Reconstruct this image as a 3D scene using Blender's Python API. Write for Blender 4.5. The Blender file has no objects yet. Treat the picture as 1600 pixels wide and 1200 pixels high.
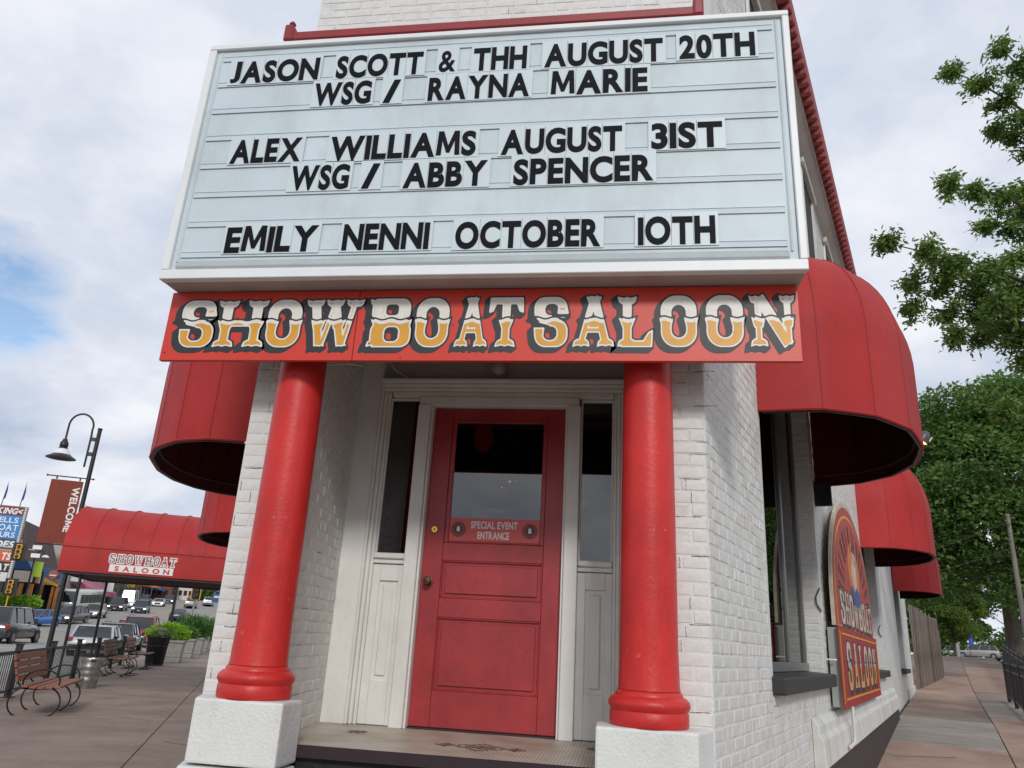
import bpy, bmesh, math, random
import numpy as np
from mathutils import Matrix, Vector
S = bpy.context.scene
COL = S.collection
R = math.radians
random.seed(7)
rng = np.random.default_rng(7)
# ------------------------------------------------------------------ camera, world, sun
cd = bpy.data.cameras.new('camera'); co = bpy.data.objects.new('camera', cd); COL.objects.link(co)
cd.sensor_width = 36; cd.lens = 1180 / 1600 * 36; cd.clip_start = .05; cd.clip_end = 3000
YAW, PITCH, ROLL = .1541808, .328133943, .05659116
Fw = Vector((-math.sin(YAW) * math.cos(PITCH), math.cos(YAW) * math.cos(PITCH), math.sin(PITCH)))
R0 = Vector((math.cos(YAW), math.sin(YAW), 0)); U0 = R0.cross(Fw)
Rt = R0 * math.cos(ROLL) + U0 * math.sin(ROLL); Up = -R0 * math.sin(ROLL) + U0 * math.cos(ROLL)
co.matrix_world = Matrix((Rt, Up, -Fw)).transposed().to_4x4()
S.camera = co
S.view_settings.view_transform = 'Standard'; S.view_settings.look = 'None'
S.view_settings.exposure = .2; S.view_settings.gamma = 1
SUN_DIR = Vector((.22, -.84, .50)).normalized()
W_ = bpy.data.worlds.new('World'); S.world = W_; W_.use_nodes = True
nt = W_.node_tree; nt.nodes.clear()
def N(nt, t, **k):
    n = nt.nodes.new(t)
    for a, b in k.items():
        if a.startswith('_'): setattr(n, a[1:], b)
        else: n.inputs[a.replace('__', ' ')].default_value = b
    return n
out = N(nt, 'ShaderNodeOutputWorld'); bgn = N(nt, 'ShaderNodeBackground', Strength=.1)
sky = N(nt, 'ShaderNodeTexSky', _sky_type='NISHITA', _sun_disc=False)
sky.sun_elevation = math.asin(SUN_DIR.z); sky.sun_rotation = math.atan2(SUN_DIR.x, SUN_DIR.y)
tc = N(nt, 'ShaderNodeTexCoord')
sep = N(nt, 'ShaderNodeSeparateXYZ'); nt.links.new(tc.outputs['Generated'], sep.inputs[0])
def math_(nt, op, a, b=None, c=None):
    n = nt.nodes.new('ShaderNodeMath'); n.operation = op
    for i, v in enumerate((a, b, c)):
        if v is None: continue
        if isinstance(v, (int, float)): n.inputs[i].default_value = v
        else: nt.links.new(v, n.inputs[i])
    return n.outputs[0]
zc = math_(nt, 'ADD', math_(nt, 'MAXIMUM', sep.outputs[2], 0), .28)
cx = math_(nt, 'DIVIDE', sep.outputs[0], zc); cy = math_(nt, 'DIVIDE', sep.outputs[1], zc)
cmb = N(nt, 'ShaderNodeCombineXYZ'); nt.links.new(cx, cmb.inputs[0]); nt.links.new(cy, cmb.inputs[1])
def wnoise(scale, det, rough, dist, off):
    mp = N(nt, 'ShaderNodeMapping'); mp.inputs[1].default_value = off; nt.links.new(cmb.outputs[0], mp.inputs[0])
    n = N(nt, 'ShaderNodeTexNoise', Scale=scale, Detail=det, Roughness=rough, Distortion=dist); nt.links.new(mp.outputs[0], n.inputs[0]); return n.outputs[0]
def ramp(nt, fac, stops):
    n = nt.nodes.new('ShaderNodeValToRGB'); nt.links.new(fac, n.inputs[0]); e = n.color_ramp.elements
    e[0].position, e[0].color = stops[0][0], (*stops[0][1], 1); e[1].position, e[1].color = stops[-1][0], (*stops[-1][1], 1)
    for p, c in stops[1:-1]:
        q = e.new(p); q.color = (*c, 1)
    return n.outputs[0]
n1 = wnoise(1.9, 10, .56, .1, (3.1, 1.4, 0)); n2 = wnoise(1.1, 7, .6, .3, (7.2, 2.4, 1))
cl = ramp(nt, n1, [(.33, (4.2, 4.9, 6.2)), (.42, (5.4, 6.0, 7.1)), (.475, (6.1, 6.5, 7.4)), (.53, (6.9, 7.2, 7.95)), (.62, (7.9, 8.05, 8.5))])
holes = ramp(nt, n2, [(.24, (.7, .7, .7)), (.31, (0, 0, 0))])
mx = N(nt, 'ShaderNodeMix', _data_type='RGBA'); 
def opening(d, c0, c1):   # a break in the cloud cover round direction d
    dp = N(nt, 'ShaderNodeVectorMath', _operation='DOT_PRODUCT'); nt.links.new(tc.outputs['Generated'], dp.inputs[0]); dp.inputs[1].default_value = d
    return ramp(nt, math_(nt, 'ADD', dp.outputs['Value'], math_(nt, 'MULTIPLY', math_(nt, 'SUBTRACT', n1, .5), .035)), [(c0, (0, 0, 0)), (c1, (1, 1, 1))])
h_all = math_(nt, 'MAXIMUM', opening((-.672, .664, .328), .9968, 1.0005), holes)
nt.links.new(h_all, mx.inputs[0]); nt.links.new(cl, mx.inputs[6])
# blue seen through the holes: the Nishita sky
sb = N(nt, 'ShaderNodeVectorMath', _operation='SCALE'); sb.inputs[3].default_value = 1.5; nt.links.new(sky.outputs[0], sb.inputs[0]); nt.links.new(sb.outputs[0], mx.inputs[7])
nt.links.new(mx.outputs[2], bgn.inputs[0]); nt.links.new(bgn.outputs[0], out.inputs[0])
sd = bpy.data.lights.new('sun', 'SUN'); sd.energy = 1.5; sd.angle = R(10); sd.color = (1, .97, .93)
so = bpy.data.objects.new('sun', sd); COL.objects.link(so); so.rotation_euler = SUN_DIR.to_track_quat('Z', 'Y').to_euler()

# ------------------------------------------------------------------ materials
MATS = {}
def mat(name, col, rough=.6, var=.08, sc=6., bump=0., bsc=60., metal=0., spec=.5, coat=0., col2=None, emit=None, es=0, stretch=None, cr=(.3, .7), dirt=0, dsc=(2.2, 2.2, .7), spots=0, fleck=None):
    if name in MATS: return MATS[name]
    m = bpy.data.materials.new(name); m.use_nodes = True; t = m.node_tree; b = t.nodes['Principled BSDF']
    b.inputs['Roughness'].default_value = rough; b.inputs['Metallic'].default_value = metal
    b.inputs['Specular IOR Level'].default_value = spec; b.inputs['Coat Weight'].default_value = coat
    tc = t.nodes.new('ShaderNodeTexCoord'); src = tc.outputs['Object']
    if stretch:
        mp = t.nodes.new('ShaderNodeMapping'); mp.inputs[3].default_value = stretch; t.links.new(src, mp.inputs[0]); src = mp.outputs[0]
    if var or col2:
        n = t.nodes.new('ShaderNodeTexNoise'); n.inputs['Scale'].default_value = sc; n.inputs['Detail'].default_value = 5; n.inputs['Roughness'].default_value = .65
        t.links.new(src, n.inputs[0])
        c1 = [max(0, c * (1 - var)) for c in col]; c2 = [c * (1 + var) for c in col] if col2 is None else col2
        t.links.new(ramp(t, n.outputs[0], [(cr[0], c1), (cr[1], c2)]), b.inputs['Base Color'])
    else: b.inputs['Base Color'].default_value = (*col, 1)
    if dirt or spots or fleck:
        cur = b.inputs['Base Color'].links[0].from_socket
        def over(fac, c, mode='MULTIPLY'):
            nonlocal cur
            m2 = t.nodes.new('ShaderNodeMix'); m2.data_type = 'RGBA'; m2.blend_type = mode; t.links.new(fac, m2.inputs[0]); t.links.new(cur, m2.inputs[6]); m2.inputs[7].default_value = (*c, 1); cur = m2.outputs[2]
        if dirt:
            mp2 = t.nodes.new('ShaderNodeMapping'); mp2.inputs[3].default_value = dsc; t.links.new(tc.outputs['Object'], mp2.inputs[0])
            n2 = t.nodes.new('ShaderNodeTexNoise'); n2.inputs['Scale'].default_value = 1.6; n2.inputs['Detail'].default_value = 9; n2.inputs['Roughness'].default_value = .72; t.links.new(mp2.outputs[0], n2.inputs[0])
            over(ramp(t, n2.outputs[0], [(.47, (0, 0, 0)), (.68, (dirt, dirt, dirt))]), (.50, .43, .35))
        if spots:
            v = t.nodes.new('ShaderNodeTexVoronoi'); v.inputs['Scale'].default_value = 2.3; t.links.new(tc.outputs['Object'], v.inputs[0])
            over(ramp(t, v.outputs[0], [(.035, (spots, spots, spots)), (.07, (0, 0, 0))]), (.35, .33, .33))
        if fleck:
            n3 = t.nodes.new('ShaderNodeTexNoise'); n3.inputs['Scale'].default_value = 26; n3.inputs['Detail'].default_value = 6; n3.inputs['Roughness'].default_value = .7; t.links.new(tc.outputs['Object'], n3.inputs[0])
            over(ramp(t, n3.outputs[0], [(.665, (0, 0, 0)), (.68, (.7, .7, .7))]), fleck, 'MIX')
        t.links.new(cur, b.inputs['Base Color'])
    if bump:
        n = t.nodes.new('ShaderNodeTexNoise'); n.inputs['Scale'].default_value = bsc; n.inputs['Detail'].default_value = 4
        t.links.new(src, n.inputs[0]); bm = t.nodes.new('ShaderNodeBump'); bm.inputs['Strength'].default_value = bump; bm.inputs['Distance'].default_value = .01
        t.links.new(n.outputs[0], bm.inputs['Height']); t.links.new(bm.outputs[0], b.inputs['Normal'])
    if emit: b.inputs['Emission Color'].default_value = (*emit, 1); b.inputs['Emission Strength'].default_value = es
    MATS[name] = m; return m
def glass_mat(name, tint=(.35, .37, .38), ior=1.7, rough=0.):
    m = bpy.data.materials.new(name); m.use_nodes = True; t = m.node_tree; t.nodes.clear()
    o = t.nodes.new('ShaderNodeOutputMaterial'); g = t.nodes.new('ShaderNodeBsdfGlossy'); g.inputs['Roughness'].default_value = rough
    tr = t.nodes.new('ShaderNodeBsdfTransparent'); tr.inputs[0].default_value = (*tint, 1)
    fr = t.nodes.new('ShaderNodeFresnel'); fr.inputs[0].default_value = ior; mx = t.nodes.new('ShaderNodeMixShader')
    t.links.new(fr.outputs[0], mx.inputs[0]); t.links.new(tr.outputs[0], mx.inputs[1]); t.links.new(g.outputs[0], mx.inputs[2]); t.links.new(mx.outputs[0], o.inputs[0])
    return m
WHITE = mat('white masonry paint', (.66, .665, .635), .55, .06, 2.2, .35, 55, dirt=.5)
WHITE2 = mat('white brick paint', (.66, .665, .64), .5, .05, 3.1, .25, 34, dirt=.4, dsc=(3, 3, 3))
STUCCO = mat('white stucco', (.67, .68, .655), .7, .07, 3., .4, 75, dirt=.3)
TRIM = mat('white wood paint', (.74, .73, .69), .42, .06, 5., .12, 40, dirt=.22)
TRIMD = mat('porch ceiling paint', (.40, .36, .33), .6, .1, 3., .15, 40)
RED = mat('red column paint', (.56, .026, .022), .42, .18, 2.5, .16, 48, spec=.4, dirt=.4, fleck=(.62, .22, .18))
DOORR = mat('red door paint', (.36, .033, .037), .36, .18, 3.0, .12, 30, spec=.5, dirt=.35, fleck=(.2, .02, .02))
SIGNR = mat('sign red paint', (.58, .038, .018), .42, .08, 3., .05, 60)
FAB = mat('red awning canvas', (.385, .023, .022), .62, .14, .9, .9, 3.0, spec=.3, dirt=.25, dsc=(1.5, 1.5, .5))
FABS = mat('red awning seam', (.27, .014, .017), .65, .05, 3.)
LEDGE = mat('dark red ledge paint', (.25, .016, .02), .45, .15, 5., .1, 40)
BLACK = mat('black metal', (.012, .012, .013), .4, .1, 5., 0, 1, spec=.5)
BLACKP = mat('black step paint', (.009, .009, .010), .55, .3, 8., .3, 50)
DARKBASE = mat('dark plinth paint', (.045, .032, .030), .7, .3, 5., .7, 45)
SILL = mat('dark sill paint', (.030, .028, .028), .5, .2, 7., .1, 40)
FRAMEG = mat('grey aluminium frame', (.22, .22, .21), .35, .08, 6., 0, 1, metal=.6)
GLASS = glass_mat('window glass')
DGLASS = glass_mat('door glass', (.22, .24, .26), 2.15)
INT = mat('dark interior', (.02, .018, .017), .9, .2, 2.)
LETB = mat('black letter plastic', (.006, .007, .010), .6, .3, 3., spec=.1)
UNDERSHADE = mat('painted underside shade', (.075, .007, .009), .85, .15, 2., spec=.1)  # same red canvas, darkened so the shade underneath is in the colour
PLATE = mat('clear letter plate', (.575, .66, .695), .4, .03, 5., spec=.35)
MFACE = mat('marquee acrylic face', (.56, .645, .68), .42, .07, 1.5, spec=.22, dirt=.22, dsc=(2, 2, .8))
MFRAME = mat('marquee aluminium frame', (.74, .77, .77), .45, .04, 3.)
RAILM = mat('marquee rail acrylic', (.55, .63, .675), .5, .05, 3., spec=.15)
SOFF = mat('marquee soffit paint', (.42, .38, .35), .5, .12, 3.)
GOLD = mat('gold sign paint', (.66, .32, .03), .45, .10, 9.)
CREAM = mat('cream sign paint', (.74, .72, .66), .45, .08, 6.)
SBLK = mat('black sign paint', (.020, .022, .027), .5, .2, 9.)
BRASS = mat('brass', (.65, .42, .10), .25, .1, 20., metal=1.)
OLDB = mat('aged bronze', (.10, .07, .04), .4, .3, 30., metal=.8)
CHROME = mat('chrome', (.6, .6, .6), .15, 0, metal=1.)
STEEL = mat('keg steel', (.30, .29, .275), .38, .35, 9., .1, 30, metal=.9)
WOODB = mat('bench wood', (.24, .088, .045), .6, .25, 14., .2, 40, stretch=(.15, 1, 1))
CONC = mat('planter concrete', (.27, .26, .24), .85, .15, 8., .4, 50)
ASPH = mat('asphalt', (.27, .25, .23), .9, .15, .5, .3, 60)
GRND = mat('earth ground', (.12, .11, .08), .95, .3, .2)
KERB = mat('kerb concrete', (.26, .24, .21), .85, .1, 4., .2, 50)
SIDEW = mat('brown sidewalk concrete', (.24, .184, .15), .82, .20, .9, .35, 70, dirt=.5, dsc=(.7, .7, 1), spots=.8)
SIDER = mat('reddish sidewalk concrete', (.37, .25, .195), .82, .18, 1.2, .3, 60, dirt=.4, dsc=(.8, .8, 1), spots=.7)
SIDEG = mat('grey sidewalk concrete', (.32, .285, .25), .85, .15, 1.2, .5, 60, stretch=(2, .3, 1), dirt=.4, dsc=(.8, .8, 1))
YEL = mat('yellow road paint', (.50, .30, .04), .8, .3, 3.)
WHT = mat('white road paint', (.50, .50, .47), .8, .25, 3.)
BARK = mat('tree bark', (.085, .068, .052), .9, .35, 6., 1., 18, stretch=(1, 1, .25))
WEATH = mat('weathered fence wood', (.11, .08, .063), .9, .35, 3., .6, 30, col2=(.25, .20, .17), stretch=(6, 6, .5))
WEATHS = [WEATH, mat('grey fence wood', (.17, .135, .115), .9, .35, 3., .6, 30, col2=(.31, .26, .23), stretch=(6, 6, .5)), mat('brown fence wood', (.075, .048, .036), .9, .35, 3., .6, 30, col2=(.18, .12, .09), stretch=(6, 6, .5))]
def leafmat(name, a, b):
    m = bpy.data.materials.new(name); m.use_nodes = True; t = m.node_tree; bs = t.nodes['Principled BSDF']
    tc = t.nodes.new('ShaderNodeTexCoord'); n = t.nodes.new('ShaderNodeTexNoise'); n.inputs['Scale'].default_value = 1.3; n.inputs['Detail'].default_value = 6; n.inputs['Roughness'].default_value = .8
    t.links.new(tc.outputs['Object'], n.inputs[0]); c = ramp(t, n.outputs[0], [(.36, a), (.64, b)])
    t.links.new(c, bs.inputs['Base Color']); bs.inputs['Roughness'].default_value = .55; bs.inputs['Specular IOR Level'].default_value = .3
    tl = t.nodes.new('ShaderNodeBsdfTranslucent'); t.links.new(c, tl.inputs[0]); mx = t.nodes.new('ShaderNodeMixShader'); mx.inputs[0].default_value = .36
    o = t.nodes['Material Output']; t.links.new(bs.outputs[0], mx.inputs[1]); t.links.new(tl.outputs[0], mx.inputs[2]); t.links.new(mx.outputs[0], o.inputs[0])
    return m
LEAF_MAPLE = leafmat('silver maple leaves', (.085, .165, .035), (.22, .34, .08))
LEAF_DARK = leafmat('dark green leaves', (.06, .13, .03), (.155, .27, .06))
LEAF_YEL = leafmat('yellow green leaves', (.08, .16, .03), (.19, .27, .05))
LEAF_LIME = leafmat('lime green leaves', (.16, .33, .02), (.30, .50, .05))
LEAF_GRASS = leafmat('grass blades', (.05, .15, .03), (.13, .27, .07))

# ------------------------------------------------------------------ mesh helpers
WM = {}
LOC = set()   # things whose parts are given in the thing's own coordinates
I4 = Matrix.Identity(4)
class MB:
    def __init__(s): s.v = []; s.f = []
    def quad(s, *p):
        i = len(s.v); s.v += [tuple(q) for q in p]; s.f.append(tuple(range(i, i + len(p)))); return s
    def box(s, x0, x1, y0, y1, z0, z1):
        i = len(s.v); s.v += [(x0, y0, z0), (x1, y0, z0), (x1, y1, z0), (x0, y1, z0), (x0, y0, z1), (x1, y0, z1), (x1, y1, z1), (x0, y1, z1)]
        s.f += [tuple(i + k for k in q) for q in ((3, 2, 1, 0), (4, 5, 6, 7), (0, 1, 5, 4), (1, 2, 6, 5), (2, 3, 7, 6), (3, 0, 4, 7))]; return s
    def prism(s, poly, a0, a1, axis='z'):
        # poly: list of 2-D points; axis z: (x,y) extruded in z ; axis y: (x,z) extruded in y ; axis x: (y,z) extruded in x
        n = len(poly); i = len(s.v)
        for a in (a0, a1):
            for p, q in poly: s.v.append((p, q, a) if axis == 'z' else (p, a, q) if axis == 'y' else (a, p, q))
        s.f.append(tuple(i + k for k in range(n))[::-1]); s.f.append(tuple(i + n + k for k in range(n)))
        for k in range(n): s.f.append((i + k, i + (k + 1) % n, i + n + (k + 1) % n, i + n + k))
        return s
    def loft(s, rings, close=True, cap=True):
        n = len(rings[0]); i = len(s.v)
        for r in rings: s.v += [tuple(p) for p in r]
        for a in range(len(rings) - 1):
            for k in range(n if close else n - 1):
                k2 = (k + 1) % n; s.f.append((i + a * n + k, i + a * n + k2, i + (a + 1) * n + k2, i + (a + 1) * n + k))
        if cap and close:
            s.f.append(tuple(i + k for k in range(n))[::-1]); s.f.append(tuple(i + (len(rings) - 1) * n + k for k in range(n)))
        return s
    def tube(s, pts, r, n=8, cap=True):
        pts = [Vector(p) for p in pts]; rs = r if isinstance(r, (list, tuple)) else [r] * len(pts); rings = []; up = None
        for i, p in enumerate(pts):
            d = (pts[min(i + 1, len(pts) - 1)] - pts[max(i - 1, 0)]).normalized()
            if up is None: up = Vector((0, 0, 1)) if abs(d.z) < .9 else Vector((1, 0, 0))
            a = d.cross(up).normalized(); up = a.cross(d).normalized()
            rings.append([p + (a * math.cos(2 * math.pi * k / n) + up * math.sin(2 * math.pi * k / n)) * rs[i] for k in range(n)])
        return s.loft(rings, True, cap)
    def lathe(s, prof, n=32, c=(0, 0)):
        return s.loft([[(c[0] + r * math.cos(2 * math.pi * k / n), c[1] + r * math.sin(2 * math.pi * k / n), z) for k in range(n)] for r, z in prof])
    def cyl(s, p0, p1, r, n=16): return s.tube([p0, p1], r, n)
    def mesh(s, name, bevel=0., seg=1, smooth=None, fix=True):
        me = bpy.data.meshes.new(name)
        if bevel or fix:
            bm = bmesh.new(); vs = [bm.verts.new(v) for v in s.v]
            for f in s.f:
                try: bm.faces.new([vs[k] for k in f])
                except ValueError: pass
            if fix: bmesh.ops.recalc_face_normals(bm, faces=bm.faces)
            if bevel: bmesh.ops.bevel(bm, geom=[e for e in bm.edges if len(e.link_faces) == 2 and e.calc_face_angle(0) > .5], offset=bevel, segments=seg, affect='EDGES', profile=.6)
            bm.to_mesh(me); bm.free()
        else: me.from_pydata(s.v, [], s.f)
        if smooth:
            me.polygons.foreach_set('use_smooth', [True] * len(me.polygons)); me.set_sharp_from_angle(angle=R(smooth))
        me.update(); return me
    def obj(s, name, m, parent=None, MW=None, **k):
        return link(name, s.mesh(name, **k), m, parent, MW)
def link(name, me, m, parent=None, MW=None):
    o = bpy.data.objects.new(name, me); COL.objects.link(o)
    if m is not None and not me.materials: me.materials.append(m)
    place(o, parent, MW); return o
def place(o, parent, MW):
    if parent is not None:
        o.parent = parent; MW = (WM[parent.name] if parent.name in LOC else I4) if MW is None else MW
        if parent.name in LOC: LOC.add(o.name)
        o.matrix_local = WM[parent.name].inverted() @ MW
    else:
        MW = I4 if MW is None else MW; o.matrix_local = MW
    WM[o.name] = MW.copy()
def T(x, y, z, rz=0, rx=0): return Matrix.Translation((x, y, z)) @ Matrix.Rotation(rz, 4, 'Z') @ Matrix.Rotation(rx, 4, 'X')
def tag(o, label=None, cat=None, group=None, kind=None):
    if label: o['label'] = label
    if cat: o['category'] = cat
    if group: o['group'] = group
    if kind: o['kind'] = kind
    return o
def thing(name, label, cat, MW, group=None, local=False):
    o = bpy.data.objects.new(name, None); COL.objects.link(o); o.empty_display_size = .2; place(o, None, MW)
    if local: LOC.add(o.name)
    return tag(o, label, cat, group)
KIDS = {}
def kids(o): return [c for c in COL.objects if c.parent == o]
def copy_tree(o, MW, label=None, tree=None):
    def rec(a, p, mw):
        c = a.copy(); COL.objects.link(c)
        if p is None: c.matrix_local = mw
        else: c.parent = p
        WM[c.name] = mw
        for ch in ALLKIDS.get(a.name, []): rec(ch, c, mw @ ch.matrix_local)
        return c
    global ALLKIDS
    ALLKIDS = {}
    for c in COL.objects:
        if c.parent: ALLKIDS.setdefault(c.parent.name, []).append(c)
    c = rec(o, None, MW)
    if label: c['label'] = label
    return c
FR_a = R(20.7)
def frame(ox, oy, ang, oz=0):  # local X along direction at 'ang' ccw from world x, local Y = inward
    return Matrix.Translation((ox, oy, oz)) @ Matrix.Rotation(ang, 4, 'Z')
FR = frame(.43, 3.94, math.pi / 2 - R(20.7))          # right wall: x = along the wall going back, y = into the wall
FL = frame(-2.13, 3.94, -(math.pi / 2 - R(25.9)))     # left wall: x grows toward the corner
FU = frame(0, 0, R(25.9))                             # left street: x = towards the wall, y = up the street
def sstep(a, b, x):
    t = min(1, max(0, (x - a) / (b - a))); return t * t * (3 - 2 * t)
def prof(u): return 0 if u < 66 else (.051 * (u - 66) ** 2 / 40 if u < 86 else .051 * (u - 76)) if u < 260 else 9.4
def zR(s): return float(np.interp(s, [0, 3, 7.5, 13, 24.5, 30, 36, 44, 50, 70, 120, 300], [-1.4, -1.35, -1.24, -1.0, -.78, -.55, -.2, .35, .58, .72, 1.15, 2.2]))
# ------------------------------------------------------------------ lettering
_cc = {}
def glyph(ch, off=.033, ext=.004):
    k = (ch, off, ext)
    if k in _cc: return _cc[k]
    if ch == 'M':   # own outline: the built-in M breaks when emboldened
        P = [(0, 0), (.05, 1), (.27, 1), (.50, .40), (.73, 1), (.95, 1), (1.0, 0), (.79, 0), (.765, .60), (.57, .10), (.43, .10), (.235, .60), (.21, 0)]
        if off < .03: P = [(0, 0), (.05, 1), (.2, 1), (.50, .30), (.8, 1), (.95, 1), (1.0, 0), (.86, 0), (.83, .72), (.55, .06), (.45, .06), (.17, .72), (.14, 0)]
        n = len(P); v = np.array([(x * CAP * 1.02, y * CAP, -ext) for x, y in P] + [(x * CAP * 1.02, y * CAP, ext) for x, y in P])
        _cc[k] = (v, [tuple(range(n)), tuple(range(n, 2 * n))[::-1]] + [(i, i + n, (i + 1) % n + n, (i + 1) % n) for i in range(n)]); return _cc[k]
    c = bpy.data.curves.new('glyph', 'FONT'); c.body = ch; c.size = 1; c.offset = min(off, .018 if ch in '&' else off); c.extrude = ext; c.resolution_u = 5
    o = bpy.data.objects.new('glyph', c); me = bpy.data.meshes.new_from_object(o)
    v = np.empty(len(me.vertices) * 3); me.vertices.foreach_get('co', v); v = v.reshape(-1, 3)
    if ch == 'J' and v[:, 1].min() < -.05: v[:, 1] = (v[:, 1] - v[:, 1].min()) * (CAP / np.ptp(v[:, 1])); v[:, 0] *= 1.15
    f = [tuple(p.vertices) for p in me.polygons]; bpy.data.objects.remove(o); bpy.data.curves.remove(c); bpy.data.meshes.remove(me)
    _cc[k] = (v, f); return _cc[k]
CAP = float(np.ptp(glyph('H')[0][:, 1]))
def word_mb(word, x0, x1, z, h, y=0, off=.033, th=.002, space=.35, sx=None, shear=0):
    """letters of one word as one MB, lying in the XZ plane, from x0 to x1, baseline z, cap height h; th: thickness"""
    gs = []; tot = 0; sc = h / CAP; gap = .07 * h
    for ch in word:
        if ch == ' ': gs.append(None); tot += space * h; continue
        v, f = glyph(ch, off); w = np.ptp(v[:, 0]) * sc; gs.append((v, f, v[:, 0].min(), w)); tot += w
    nat = tot + gap * (len(word) - 1)
    mb = MB()
    if sx is None: sx = min(1.25, max(.5, (x1 - x0) / nat)) if x1 is not None else 1
    extra = ((x1 - x0) - tot * sx) / max(1, len(word) - 1) if x1 is not None else gap * sx
    x = x0; res = []
    for g in gs:
        if g is None: x += space * h * sx + extra; continue
        v, f, mn, w = g; i = len(mb.v)
        zz = v[:, 1] * sc
        for a, b, c, q in zip((v[:, 0] - mn) * sc * sx + x, v[:, 2], zz, v[:, 1]): mb.v.append((a + shear * c, y - (th if b > 0 else 0), z + c))
        mb.f += [tuple(i + k for k in q) for q in f]; res.append((x, x + w * sx)); x += w * sx + extra
    mb.spans = res; return mb
def text(name, word, m, parent, MW, x0, x1, z, h, y=-.003, off=.033, th=.002, **k):
    return word_mb(word, x0, x1, z, h, y, off, th, **k).obj(name, m, parent, MW, fix=False)
# western slab letters by signed distance
def sd_poly(px, py, P):
    d = np.full(px.shape, 1e9); s = np.ones(px.shape); n = len(P)
    for i in range(n):
        ax, ay = P[i]; bx, by = P[i - 1]; ex, ey = bx - ax, by - ay; wx, wy = px - ax, py - ay
        t = np.clip((wx * ex + wy * ey) / (ex * ex + ey * ey + 1e-12), 0, 1); d = np.minimum(d, (wx - ex * t) ** 2 + (wy - ey * t) ** 2)
        c1 = py >= ay; c2 = py < by; c3 = ex * wy > ey * wx
        s = np.where((c1 & c2 & c3) | (~c1 & ~c2 & ~c3), -s, s)
    return s * np.sqrt(d)
def bar(x0, y0, x1, y1, w):
    dx, dy = x1 - x0, y1 - y0; l = math.hypot(dx, dy); nx, ny = -dy / l * w / 2, dx / l * w / 2
    return [(x0 + nx, y0 + ny), (x1 + nx, y1 + ny), (x1 - nx, y1 - ny), (x0 - nx, y0 - ny)]
def serif(cx, top, k=.2, h=.13):
    s = -1 if top else 1; y = 1 if top else 0
    return [(cx - k, y), (cx - .07, y + s * .035), (cx, y + s * .012), (cx + .07, y + s * .035), (cx + k, y), (cx + k * .85, y + s * h), (cx + k * .5, y + s * (h + .05)), (cx - k * .5, y + s * (h + .05)), (cx - k * .85, y + s * h)]
def rbox(px, py, cx, cy, hx, hy, r):
    qx = np.abs(px - cx) - hx + r; qy = np.abs(py - cy) - hy + r
    return np.hypot(np.maximum(qx, 0), np.maximum(qy, 0)) + np.minimum(np.maximum(qx, qy), 0) - r
def wing(cx, k=.2): return [(cx - .1, .36), (cx - k, .60), (cx - k * .5, .555), (cx, .585), (cx + k * .5, .555), (cx + k, .60), (cx + .1, .36)]
SW = .205
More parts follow.
